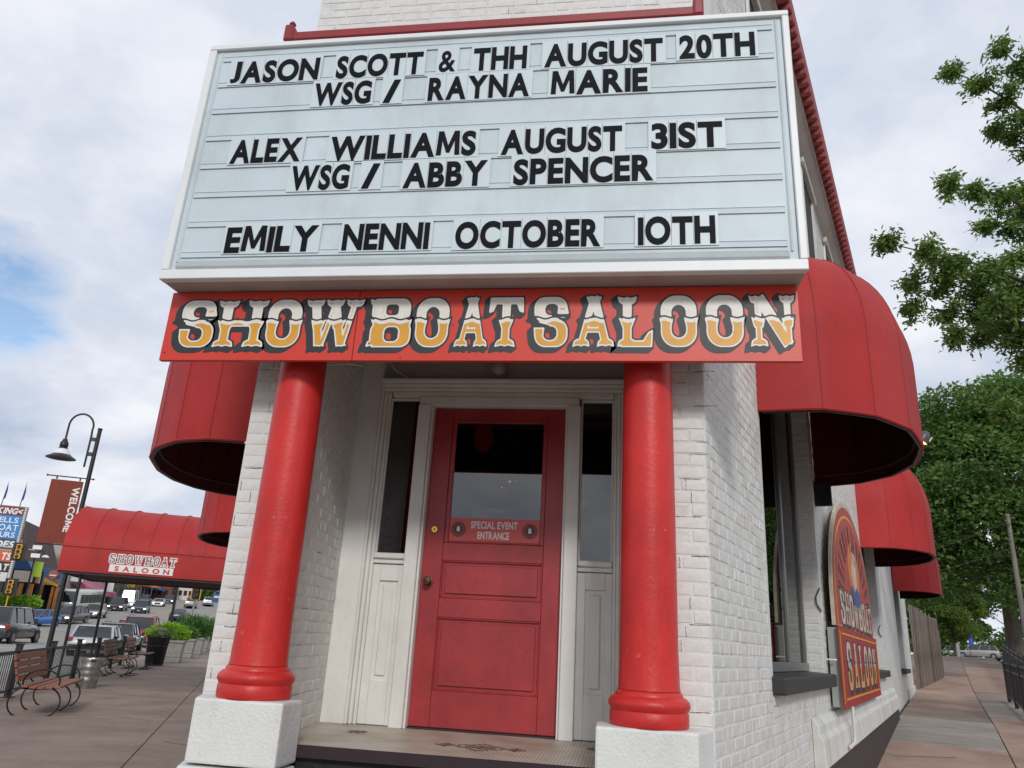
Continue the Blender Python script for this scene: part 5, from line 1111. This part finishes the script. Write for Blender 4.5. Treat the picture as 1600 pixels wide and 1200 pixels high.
for i, (la, u, z, lb) in enumerate(((18.35, 69.6, 4.75, 'yellow backed traffic signal hanging at the end of the mast arm, side view'), (20.0, 76, 2.25, 'lower yellow traffic signal by the pylon sign at the left edge'))):
    s_ = thing('traffic_signal', lb, 'traffic light', FU @ T(-la, u, z - .7), local=True); s_['group'] = 'side facing traffic signals on the left'
    MB().box(-.50, .50, .05, .10, -.15, 1.25).obj('back_plate', BLACK, s_, bevel=.01)
    for k in range(3): MB().box(-.2, .2, -.25, .049, .0 + k * .38, .34 + k * .38).obj('signal_section', SY_, s_, bevel=.04); MB().lathe([(0, 0), (.14, 0), (.14, .02), (0, .02)], 14).obj('lens', BLACK, s_, WM[s_.name] @ T(0, -.252, .17 + k * .38, 0, PI / 2))
    MB().tube([(0, .13, .6), (0, .13, .6 + (.9 if i == 0 else -4.2))], .05, 8).obj('signal_bracket', GS if i == 0 else SY_, s_)
# ------------------------------------------------------------------ pylon sign
PY = thing('pylon_sign', 'tall stacked pylon sign for parking, boat tours and rides at the left edge', 'sign', FU @ T(-27, 92, -.6))
rows = [('PARKING<', 10.62, 9.72, (.18, .012, .02), .62), ('', 9.68, 7.30, (.02, .22, .55), 0), ('RIDES', 7.26, 6.28, (.03, .06, .07), .66), ('BOATS', 6.10, 5.02, (.62, .10, .03), .72), ('BOAT', 4.98, 3.96, (.02, .02, .022), .66), ('', 3.92, 3.05, (.6, .6, .55), 0)]
PYM = FU @ T(-24.45, 92, 0)
MB().box(-5.2, -.02, .02, .5, 3.0, 10.7).obj('sign_cabinet', mat('sign cabinet grey', (.3, .3, .3), .6), PY, PYM)
for i, (wd, z1, z0, c, hh) in enumerate(rows):
    pn_ = MB().box(-5.15, -.30 - .0 * i, -.03, .018, z0, z1).obj('sign_panel', mat('panel colour %d' % i, c, .4, .05, 3.), PY, PYM)
    if wd: w_ = len(wd) * .50; text('panel_lettering', wd, WV, pn_, PYM, -.55 - w_ if wd != 'PARKING<' else -4.3, -.42, (z0 + z1) / 2 - hh / 2, hh, -.035, .04, .005, shear=.15)
p_ = [o for o in COL.objects if o.name.startswith('sign_panel')][1]
for wd, z, x in (('DELLS', 8.95, -3.0), ('BOAT', 8.15, -2.65), ('TOURS', 7.45, -3.1)): text('panel_lettering', wd, WV, p_, PYM, x, -.55 if wd != 'BOAT' else -.42, z, .56 if wd != 'BOAT' else .64, -.035, .02, .005)
p_ = [o for o in COL.objects if o.name.startswith('sign_panel')][5]
for k in range(3): MB().box(-2.6, -.9 - .2 * k, -.036, -.031, 3.75 - k * .25, 3.83 - k * .25).obj('panel_list_line', SBLK, p_, PYM)
bl = MB()
for k in range(36): z = 3.1 + k * .21; bl.box(-.2, -.06, -.05, .019, z, z + .13)
o = bl.obj('marquee_bulb', WV, PY, PYM); o['kind'] = 'stuff'
MB().box(-4.6, -3.9, .05, .45, -1.3, 2.99).obj('sign_leg', BLACK, PY, PYM); MB().box(-1.3, -.6, .05, .45, -1.3, 2.99).obj('sign_leg', BLACK, PY, PYM)
for i, x in enumerate((-2.55, -.85)):
    f_ = thing('feather_flag', ('left' if i == 0 else 'right') + ' one of two thin dark blue feather flags on top of the pylon sign', 'flag', PYM @ T(x, .2, 10.7), 'feather flags on the pylon sign', local=True)
    MB().tube([(0, 0, 0), (.05, 0, 1.2), (.12, 0, 2.6)], [.05, .03, .015], 6).obj('flag_pole', BLACK, f_); MB().prism([(.02, .5), (.2, .8), (.22, 1.6), (.14, 2.2), (.09, 2.2), (.06, 1.4)], -.02, .02, 'y').obj('flag_cloth', mat('navy flag cloth', (.02, .03, .22), .7), f_)
# ------------------------------------------------------------------ far side of the street
def zg(u): return -1.4 + prof(u)
SHN = mat('brown shingles', (.095, .062, .055), .85, .3, 3.); BRK = mat('old red brick', (.16, .07, .05), .9, .35, 2.5, .4, 20); STN = mat('dark stone wall', (.09, .085, .07), .95, .5, 1.6, .8, 6.); PINK = mat('pink canvas', (.50, .14, .20), .7, .06, 2.); ORG = mat('orange wood', (.50, .20, .05), .6, .2, 2.); BLR = mat('blue metal roof', (.02, .08, .20), .5, .1, 3.); YG = mat('yellow gable board', (.72, .36, .04), .5, .08, 2.); DK = mat('dark shopfront', (.015, .015, .018), .3, .3, 1.); CRM = mat('cream sign board', (.62, .56, .50), .6, .06, 2.)
def shopblock(lat, u0, u1, h, m, label, depth=11, nw=4, wz=(3.6, 5.0), z0=None, roof=True, cat='building'):
    z = zg(u0) - .6 if z0 is None else z0; t = thing('shop_building', label, cat, FU @ T(-lat, (u0 + u1) / 2, z)); zt = zg((u0 + u1) / 2) + h
    MB().box(-lat - depth, -lat, u0 + .05, u1 - .05, z, zt).obj('wall', m, t, FU)
    if roof: MB().box(-lat - depth - .2, -lat + .25, u0, u1, zt + .002, zt + .35).obj('parapet', TRIMD, t, FU)
    for k in range(nw):
        a = u0 + (u1 - u0) * (k + .25) / nw; b = u0 + (u1 - u0) * (k + .75) / nw; zz = zg((a + b) / 2)
        w_ = MB().box(-lat + .002, -lat + .08, a, b, zz + wz[0], zz + wz[1]).obj('window', DK, t, FU); MB().box(-lat + .002, -lat + .14, a - .1, b + .1, zz + wz[0] - .15, zz + wz[0] - .01).obj('sill', TRIMD, w_, FU)
        s_ = MB().box(-lat + .002, -lat + .06, a - .3, b + .3, zz + .3, zz + 2.6).obj('shopfront', DK, t, FU)
    MB().box(-lat - depth + 1, -lat - 1, u0 - .0 + .04, u0 + .049, z + 1, zt - .5).obj('end_wall_render', m, t, FU)
    return t
# shingled building with a blue lower roof
t = thing('shingled_building', 'big brown shingled mansard building with a blue lower roof behind the welcome banner', 'building', FU @ T(-28, 106, zg(100)))
MB().loft([[(-40, 101, 5.2), (-25.5, 101, 5.2), (-25.5, 117, 5.2), (-40, 117, 5.2)], [(-38.5, 103, 10.4), (-27.3, 103, 10.4), (-27.3, 115.5, 10.4), (-38.5, 115.5, 10.4)]]).obj('mansard_roof', SHN, t, FU)
for k in range(17): z = 5.3 + k * .3; f = (z - 5.2) / 5.2; MB().box(-39.9 + 1.5 * f, -25.6 - 1.8 * f, 101 + 2 * f - .07, 101 + 2 * f + .05, z, z + .05).obj('shingle_course', mat('dark shingle edge', (.05, .033, .03), .9), t, FU)
MB().box(-40, -25.6, 101.5, 116.5, zg(100) - 1, 5.19).obj('wall', mat('tan stucco wall', (.28, .20, .14), .8), t, FU)
MB().prism([(-27.5, 4.7), (-24.3, 4.65), (-25.0, 5.65), (-27.5, 5.75)], 99.0, 101.4, 'y').obj('lower_roof', BLR, t, FU)
for x0, x1, z0, z1, m_ in ((-26.0, -24.45, 3.35, 4.55, CRM), (-24.40, -24.28, 3.2, 4.6, DK), (-24.25, -24.05, 3.35, 4.5, PW), (-24.0, -23.8, 3.35, 4.5, DK), (-23.78, -23.5, 3.3, 4.5, ORG), (-23.45, -23.3, 3.3, 4.4, PW)): MB().box(x0, x1, 98.9, 98.98, z0, z1).obj('shop_sign', m_, t, FU)
for x in (-26.6, -25.25, -24.25): MB().box(x, x + .36, 99.0, 99.4, zg(98) - .5, 3.2).obj('pillar', ORG, t, FU)
MB().box(-30, -23.4, 100.2, 100.9, zg(98) - .5, 4.6).obj('shop_front', DK, t, FU)
for k in range(4): MB().box(-26.4 + k * .75, -25.95 + k * .75, 100.1, 100.19, 1.9, 2.9).obj('window', CGL, t, FU)
# kiosk
t = thing('kiosk', 'small orange posted kiosk with a bright yellow trimmed gable roof behind the green hedge', 'kiosk', FU @ T(-23.4, 104, zg(104)))
MB().prism([(-24.55, 3.25), (-24.5, 4.25), (-24.2, 4.2), (-22.4, 3.42), (-22.42, 3.2), (-23.9, 3.62), (-24.3, 3.25)], 103.4, 103.7, 'y').obj('gable_board', YG, t, FU)
MB().prism([(-24.5, 4.26), (-24.2, 4.24), (-22.35, 3.46), (-22.35, 3.3), (-24.3, 3.9)], 103.701, 107, 'y').obj('roof', SHN, t, FU)
for x in (-24.2, -23.05, -22.6): MB().box(x, x + .28, 103.6, 103.9, zg(104) - .5, 3.2).obj('post', ORG, t, FU)
MB().box(-24.1, -22.6, 104.6, 106.4, zg(104) - .5, 3.4).obj('wall', DK, t, FU)
MB().box(-23.8, -23.2, 104.5, 104.59, 1.9, 2.8).obj('window', CGL, t, FU)
t = thing('round_sign', 'round red brown sign on a blue board above the kiosk roof', 'sign', FU @ T(-23.2, 108, 3.4))
MB().box(-25.4, -23.2, 108, 108.2, 4.3, 5.5).obj('sign_board', BLR, t, FU); MB().tube([(-24.1, 107.95, 4.75), (-24.1, 107.7, 4.75)], .52, 24).obj('sign_disc', mat('red brown disc', (.35, .09, .05), .5, .5, 5.), t, FU); MB().box(-24.45, -23.75, 107.6, 107.69, 4.55, 4.7).obj('sign_band', CREAM, t, FU); MB().tube([(-24.0, 108.25, zg(108) - .4), (-24.0, 108.25, 4.29)], .08, 8).obj('sign_post', BLACK, t, FU)
t = thing('street_banner', 'lime green banner on a thin dark lamp post left of the entrance awning', 'banner', FU @ T(-20.9, 92, zg(92)))
MB().tube([(-23.9, 97, zg(97)), (-23.9, 97, 6.2), (-23.4, 97, 6.8), (-22.9, 97, 6.3)], .07, 8).obj('lamp_pole', BLACK, t, FU); MB().lathe([(.0, .3), (.2, .25), (.42, 0), (0, .02)], 12).obj('lamp_shade', PW, t, FU @ T(-22.9, 97, 6.0)); MB().box(-23.75, -22.9, 96.97, 97.03, 3.9, 5.5).obj('banner_cloth', mat('lime banner', (.28, .42, .02), .6), t, FU)
# hedge and its railing
hd = leaves(np.concatenate([blob_pts(900, (-29.4 + k * .78, 97.6, 1.05 + .1 * (k % 2)), (.75, .8, .8), k) for k in range(9)]), .34, 'hedge', LEAF_LIME, None, FU, seed=4, asp=.7)
tag(hd, 'clipped bright green hedge in front of the orange pillars across the street', 'hedge')
hb = thing('hedge_bed', 'low dark stone bed wall under the bright green hedge', 'wall', FU @ T(-27, 100, zg(100))); MB().box(-30.5, -22.9 - .5, 96.9, 98.3, zg(96) - .4, .45).obj('bed_wall', STN, hb, FU)
rl = thing('hedge_railing', 'small dark railing in front of the hedge across the street', 'fence', FU @ T(-26, 98, zg(98)))
for z in (.95, 1.45): MB().box(-30, -22.0, 96.3, 96.34, z - .75, z - .7).obj('rail', BLACK, rl, FU)
for k in range(27): MB().box(-30 + k * .3, -29.96 + k * .3, 96.3, 96.34, zg(96) - .1, .699).obj('picket', BLACK, rl, FU @ T(0, .05, 0))
# shops
t = shopblock(25, 120, 150, 9, TRIMD, 'pale shop building with a long pink awning across the street', nw=5)
MB().prism([(-25.0, zg(135) + 3.9), (-22.9, zg(135) + 2.5), (-22.9, zg(135) + 1.75), (-25.0, zg(135) + 2.9)], 122.5, 148, 'y').obj('pink_awning', PINK, t, FU)
for u, z in ((121, 4.6),): MB().box(-24.9, -23.3, u, u + .15, z, z + 1.7).obj('projecting_sign', PW, t, FU); text('sign_lettering', 'Inn', SBLK, t, FU, -24.6, -23.6, z + .6, .6, u - .01, .03, .005)
MB().box(-22.8, -21.7, 136, 136.2, 4.0, 6.2).obj('projecting_sign', PW, t, FU)
shopblock(24.3, 151, 170, 9, STN, 'dark stone fronted building between the pink awning and the white van', nw=3)
shopblock(24.6, 171, 188, 8, BRK, 'red brick shop building uphill of the dark stone one', nw=3)
t = shopblock(24.6, 189, 206, 8, TRIMD, 'pale shop with orange and blue canopies far up the hill', nw=3)
for u, m_, z in ((189, mat('orange canopy', (.6, .22, .04), .6), 3.2), (197, mat('blue canopy', (.02, .14, .45), .6), 2.6)): MB().prism([(-24.59, zg(u) + z + 1.2), (-21.5, zg(u) + z), (-21.5, zg(u) + z - .5), (-24.59, zg(u) + z - .4)], u, u + 7, 'y').obj('canopy', m_, t, FU)
shopblock(24.6, 207, 226, 7.5, BRK, 'farthest red brick building below the trees on the hill', nw=3)
G_ = 'small signs hanging over the far pavement'
for i, (la, u, z, c, lb) in enumerate(((22.0, 172, 8.2, (.05, .2, .12), 'small dark green hanging sign with a white patch under the entrance awning'), (20.6, 182, 8.2, (.02, .2, .4), 'small blue hanging sign right of the green one'), (23.0, 162, 6.5, (.7, .4, .02), 'small yellow hanging sign left of the blue canopy'))):
    s_ = thing('hanging_sign', lb, 'sign', FU @ T(-la, u, z), G_, local=True); MB().box(-.7, .7, -.05, .05, -.7, .7).obj('sign_face', mat('hang sign %d' % i, c, .5), s_, bevel=.02); MB().box(-.3, .3, -.07, -.051, -.2, .4).obj('sign_patch', PW, s_); MB().tube([(-1.0, 0, .75), (-1.0, 0, -(z - zg(u)))], .06, 6).obj('sign_post', GS, s_); MB().tube([(-1.0, 0, .75), (.7, 0, .75)], .04, 6).obj('sign_arm', GS, s_)
for i, (la, u, lb) in enumerate(((8.5, 210, 'left blue pop up tent far up the street under the trees'), (3.5, 205, 'right blue pop up tent far up the street under the trees'))):
    s_ = thing('pop_up_tent', lb, 'tent', FU @ T(-la, u, zg(u)), 'blue tents up the street', local=True); MB().loft([[(-1.8, -1.8, 2.3), (1.8, -1.8, 2.3), (1.8, 1.8, 2.3), (-1.8, 1.8, 2.3)], [(-.05, -.05, 3.4), (.05, -.05, 3.4), (.05, .05, 3.4), (-.05, .05, 3.4)]]).obj('canopy', BLR, s_)
    for x in (-1.7, 1.7):
        for y in (-1.7, 1.7): MB().tube([(x, y, 0), (x, y, 2.29)], .04, 6).obj('leg', PW, s_)
s_ = thing('blue_street_sign', 'blue rectangular sign on posts right of the traffic signal pole', 'sign', FU @ T(-6.6, 150, zg(150)), local=True); MB().box(-1.1, 1.1, 0, .08, 1.4, 2.9).obj('sign_face', BLR, s_); MB().box(-.8, .8, -.02, -.001, 2.2, 2.5).obj('sign_text_band', PW, s_)
for x in (-.9, .9): MB().tube([(x, .12, 0), (x, .12, 3.2)], .05, 6).obj('post', GS, s_)
s_ = thing('far_lamp_post', 'thin black lamp post standing in the road distance right of the entrance awning posts', 'street lamp', FU @ T(-5.5, 60, -1.4), local=True); MB().tube([(0, 0, 0), (0, 0, 6.2)], [.11, .07], 8).obj('pole', BLACK, s_)
MB().tube([(0, 0, 5.6), (-.2, 0, 6.5), (-.7, 0, 6.5), (-.8, 0, 6.0)], .04, 6).obj('arm', BLACK, s_); MB().lathe([(0, .3), (.15, .25), (.34, 0), (0, .02)], 12).obj('lamp_shade', PW, s_, WM[s_.name] @ T(-.8, 0, 5.7))
# ------------------------------------------------------------------ trees
def limb(mb, a, b, r0, r1, sag=0, n=6, wob=.0, rs=None):
    a, b = Vector(a), Vector(b); L = (b - a).length; pts = []
    for i in range(n + 1):
        t = i / n; p = a.lerp(b, t); p.z += sag * math.sin(math.pi * t)
        if 0 < i < n and rs: p += Vector((rs.uniform(-1, 1), rs.uniform(-1, 1), rs.uniform(-1, 1))) * wob * L
        pts.append(p)
    mb.tube(pts, [r0 + (r1 - r0) * i / n for i in range(n + 1)], 7); return pts
def tree(name, label, MW, h, crown, trunk_r, lm, nleaf, ls, seed=1, cr0=.25, nblob=26, asp=.55, group=None, limbs=9):
    t = thing(name, label, 'tree', MW, group, local=True); rs = random.Random(seed); q = np.random.default_rng(seed)
    tm = MB(); tm.tube([(0, 0, -1.2), (0, 0, .3), (.05, 0, h * .3), (0, .05, h * .55), (.1, 0, h * .85)], [trunk_r * 1.35, trunk_r * 1.05, trunk_r * .8, trunk_r * .5, trunk_r * .12], 12)
    P = []
    for i in range(nblob):
        a = rs.uniform(0, 2 * PI); zz = rs.uniform(cr0, 1) ; k = math.sin(PI * min(1, (zz - cr0) / (1 - cr0) * .85 + .12)) ** .6; r = crown * k * rs.uniform(.35, .95); c = (r * math.cos(a), r * math.sin(a), h * zz * .95)
        br = crown * rs.uniform(.22, .40); P.append(blob_pts(int(nleaf / nblob), c, (br, br, br * .7), seed * 97 + i, .35))
        if i < limbs: limb(tm, (0, 0, h * max(.2, zz * .55)), c, trunk_r * .35, .02, 0, 5, .04, rs)
    tr = tm.obj('trunk', BARK, t, smooth=60); leaves(np.concatenate(P), ls, 'crown', lm, t, seed=seed, asp=asp); return t
def onray(px, py, y):
    d = Rt * ((px - 800) / 1180) - Up * ((py - 600) / 1180) + Fw; return d * (y / d.y)
tree('big_street_tree', 'huge dark green street tree with a thick trunk beside the far black fence', FR @ T(44.5, -4.1, .3), 15.0, 6.4, .37, LEAF_DARK, 85000, .27, 3, .24, 60, limbs=16)
tree('young_tree', 'small yellow green tree behind the wooden fence end', FR @ T(62.7, -1.5, .6), 6.0, 2.3, .10, LEAF_YEL, 34000, .18, 5, .27, 38)
G_ = 'background trees behind the parking area'
for i, (s, o, h, r, lb) in enumerate(((127, -1.5, 11, 6.5, 'dark tree filling the gap between the wooden fence and the thick trunk'), (128, 9, 13, 7.5, 'dark tree directly behind the small yellow green tree'), (130, -10, 15, 8.5, 'dark tree behind the silver minivan'), (134, -26, 14, 8, 'dark tree behind the thick street tree trunk'), (130, -42, 13, 8, 'dark tree at the right edge behind the utility pole'))):
    tree('background_tree', lb, FR @ T(s, o, zR(s)), h, r, .25, LEAF_DARK, 14000, .62, 20 + i, .04, 26, group=G_)
G_ = 'green trees at the top of the street'
for i, (la, u, h, lb) in enumerate(((2, 232, 15, 'far tree right of the traffic signal'), (9, 240, 15, 'far tree left of the traffic signal'), (16, 236, 14, 'far tree above the silver pickup'), (22, 244, 14, 'far tree behind the far red brick building'), (30, 250, 16, 'far tree highest behind the shops'), (-5, 228, 14, 'far tree at the pier edge'))):
    tree('far_tree', lb, PU(la, u - 12), h, 6.5, .3, LEAF_DARK, 11000, .75, 40 + i, .0, 26, group=G_)
tl_ = leaves(np.concatenate([blob_pts(700, (-la, 221, zg(221) + 2.0 + (la % 3) * .6), (3.2, 2.0, 2.6), int(la) + 200) for la in range(-8, 24, 3)]), .6, 'tree_line', LEAF_DARK, None, FU, seed=66)
tag(tl_, 'low dark green mass of shrubs at the top of the street behind the far cars', 'shrubs', kind='stuff')
for i, (la, u, wd, h, m_, lb) in enumerate(((19.5, 205, 5.0, 4.6, BRK, 'low red brick building end at the top of the hill left of the trees'), (14.5, 214, 4.0, 3.4, CRM, 'small cream building under the trees at the top of the hill'))):
    t = thing('small_building', lb, 'building', PU(la + 3, u)); x_ = -la - 3
    MB().box(x_ - wd / 2, x_ + wd / 2, u, u + 6, zg(u) - .3, zg(u) + h).obj('wall', m_, t, FU); MB().box(x_ - wd / 2 - .2, x_ + wd / 2 + .2, u - .2, u + 6.2, zg(u) + h + .002, zg(u) + h + .25).obj('roof', SHN, t, FU)
    for k in (-1, 0, 1): MB().box(x_ + k * wd / 3.4 - .4, x_ + k * wd / 3.4 + .4, u - .06, u - .002, zg(u) + .9, zg(u) + 2.1).obj('window', DK, t, FU)
# near silver maple: trunk out of frame, limbs reaching in with hanging shoots
MP = thing('silver_maple', 'silver maple with long leafy branches reaching in at the upper right edge', 'tree', T(10.6, 14.0, -1.35))
rs = random.Random(12); tm = MB(); base = Vector((10.6, 14.0, -1.5)); tm.tube([base, (10.6, 14, 2), (10.4, 13.9, 5), (10.2, 13.7, 8), (9.9, 13.5, 12)], [.34, .27, .22, .15, .04], 12)
TIPS = [((1567, 78), 13.0, 9.2, .9), ((1490, 112), 13.0, 8.6, 1.0), ((1486, 285), 12.6, 7.6, .9), ((1388, 380), 12.6, 6.2, 1.25), ((1428, 440), 13.2, 5.9, .95), ((1430, 478), 13.4, 5.6, .95), ((1498, 522), 13.0, 5.2, .9), ((1578, 640), 12.4, 4.6, .9), ((1600, 400), 12.0, 6.2, .8), ((1560, 200), 14.0, 8.0, .9), ((1545, 350), 14.2, 7.0, .9), ((1610, 560), 13.6, 5.2, .8), ((1650, 250), 12.8, 8, .9), ((1680, 480), 12.8, 6, .9), ((1560, 470), 12.4, 6.0, .8), ((1500, 420), 13.6, 6.2, .8), ((1540, 500), 14.0, 5.6, .8), ((1600, 300), 13.2, 7.2, .8)]
LP_ = []; ql = np.random.default_rng(5)
for (px, py), yy, z0, den in TIPS:
    tip = onray(px, py, yy); a = Vector((10.4, 13.8, max(2.5, z0 - 1.2))); pts = limb(tm, a, tip, .07, .008, .35, 9, .015, rs)
    for i, p in enumerate(pts[2:], 2):
        fr_t = i / 9; spread = .55 * (1.12 - fr_t) + .14; ax_ = (pts[-1] - pts[0]).normalized()
        for k in range(9):
            d = (Vector((rs.gauss(0, 1), rs.gauss(0, 1), rs.gauss(-.1, .6))).normalized() + ax_ * .9).normalized() * spread * rs.uniform(.5, 1.6); q = p + d; limb(tm, p, q, .010, .004, .05, 3)
            m_ = int(95 * den * (.35 + spread)); tt = ql.uniform(0.1, 1.08, (m_, 1)) ** .8; LP_.append(np.array(p) + np.array(d) * tt + ql.normal(0, .06, (m_, 3)) + np.array([0, 0, -.05]))
        m_ = 30; LP_.append(np.array(p) + ql.normal(0, .10, (m_, 3)))
tm.obj('trunk', BARK, MP, smooth=60); leaves(np.concatenate(LP_), .115, 'crown', LEAF_MAPLE, MP, seed=3, asp=.36, droop=.5)
# ------------------------------------------------------------------ right hand street furniture
def panel_fence(label, s0, s1, o, h, gate=False):
    t = thing('black_fence', label, 'fence', FR @ T((s0 + s1) / 2, -o, zR(s0))); L = s1 - s0
    n = max(1, round(L / 2.4))
    for k in range(n + 1): s = s0 + L * k / n; MB().box(s - .04, s + .04, -o - .04, -o + .04, zR(s) - .1, zR(s) + h + .06).obj('fence_post', BLACK, t, FR)
    for k in range(n):
        a, b = s0 + L * k / n, s0 + L * (k + 1) / n
        for z in (h, .15, h - .18):
            MB().loft([[(s, -o - .02, zR(s) + z - .025), (s, -o + .02, zR(s) + z - .025), (s, -o + .02, zR(s) + z + .025), (s, -o - .02, zR(s) + z + .025)] for s in (a + .041, b - .041)]).obj('fence_rail', BLACK, t, FR)
        m = int((b - a) / .12); 
        for j in range(1, m): s = a + (b - a) * j / m; MB().box(s - .011, s + .011, -o - .011, -o + .011, zR(s) + .1, zR(s) + h).obj('picket', BLACK, t, FR)
    return t
panel_fence('near black metal fence panel at the right edge beside the litter bin', 14.2, 22, 2.33, 1.0)
panel_fence('far black metal fence running up the slope towards the thick tree trunk', 25, 41, 3.35, 1.0)
tb_ = thing('litter_bin', 'dark bin box with a sloping lid at the far right edge of the sidewalk', 'bin', FR @ T(16.2, -2.42, zR(16)))
UP = thing('utility_pole', 'grey wooden utility pole at the right edge beside the thick tree trunk', 'pole', T(*onray(1607, 1016, 40)), local=True)
MB().tube([(0, 0, -1.5), (0, 0, 6.2)], [.12, .10], 12).obj('pole', mat('grey pole wood', (.20, .18, .16), .9, .3, 4., .4, 20, stretch=(1, 1, .15)), UP, smooth=50); MB().lathe([(0, 6.2), (.13, 6.2), (.10, 6.3), (0, 6.32)], 12).obj('pole_cap', MATS['grey pole wood'], UP)
bpy.data.objects.remove(tb_)
for o_, l_ in ((0, 'wire_upper'),):
    w_ = thing('overhead_wires', 'two thin overhead wires in front of the dark trees on the right', 'wire', FR @ T(31, -3.6, 5.0))
    for z in (4.4, 5.4): MB().tube([FR @ Vector((31 + k * 3.0, -3.6 + k * 1.1, z - .12 * k + .02 * k * k)) for k in range(12)], .012, 5).obj('wire', BLACK, w_)
def lotcar(label, px, py, y, rz, col, kind, L, H, **k):
    p = onray(px, py, y); s = (p.x - .43) * .3535 + (p.y - 3.94) * .9354; return car(label, T(p.x, p.y, zR(s) + .02, rz), col, kind, L, 1.9, H, **k)
lotcar('champagne silver minivan parked side on at the end of the right sidewalk', 1528, 1029, 112, -PI / 2 - .35, PT, 'suv', 5.1, 1.72, lit=False)
lotcar('white car parked behind the end of the wooden fence', 1487, 1022, 120, -PI / 2 - .3, PW, 'suv', 4.6, 1.6, lit=False)
lotcar('white van parked at the right edge behind the utility pole', 1612, 1020, 90, -PI / 2 - .3, PW, 'van', 5.4, 2.2, cat='van', lit=False)
car('blue pickup at the side street kerb, seen only reflected in the corner window', FR @ T(16.5, -5.2, zR(16.5) - .14, -PI / 2), PBL, 'pickup', 5.4, 2.0, 1.85, 'pickup', False)
tree('street_tree', 'dark street tree across the side street, seen only reflected in the corner window', FR @ T(27, -14, -1.2), 11, 4.5, .3, LEAF_DARK, 14000, .35, 77, .2, 26)
s_ = thing('feather_banner', 'blue upright feather banner between the parked cars on the right', 'banner', T(*onray(1516, 1015, 100)), local=True); MB().tube([(0, 0, -1), (0, 0, 1.8)], .03, 6).obj('banner_pole', BLACK, s_); MB().box(-.05, .42, -.02, .02, .5, 1.7).obj('banner_cloth', mat('blue banner cloth', (.02, .06, .35), .6), s_)
s_ = thing('entry_post', 'short tan masonry post beside the white parked car', 'post', T(*onray(1497, 1018, 85)), local=True); MB().box(-.14, .14, -.14, .14, -1, 1.1).obj('shaft', CONC, s_, bevel=.02); MB().box(-.19, .19, -.19, .19, 1.101, 1.2).obj('cap', CONC, s_)
hl = leaves(np.concatenate([blob_pts(500, tuple((FR @ Vector((124, 12 - k * 3.4, zR(124) + 1.8)))), (2.3, 2.3, 2.0), k + 60) for k in range(20)]), .55, 'shrub_row', LEAF_DARK, None, seed=6)
tag(hl, 'long dark green shrub row behind the parked cars on the right', 'shrubs', kind='stuff')
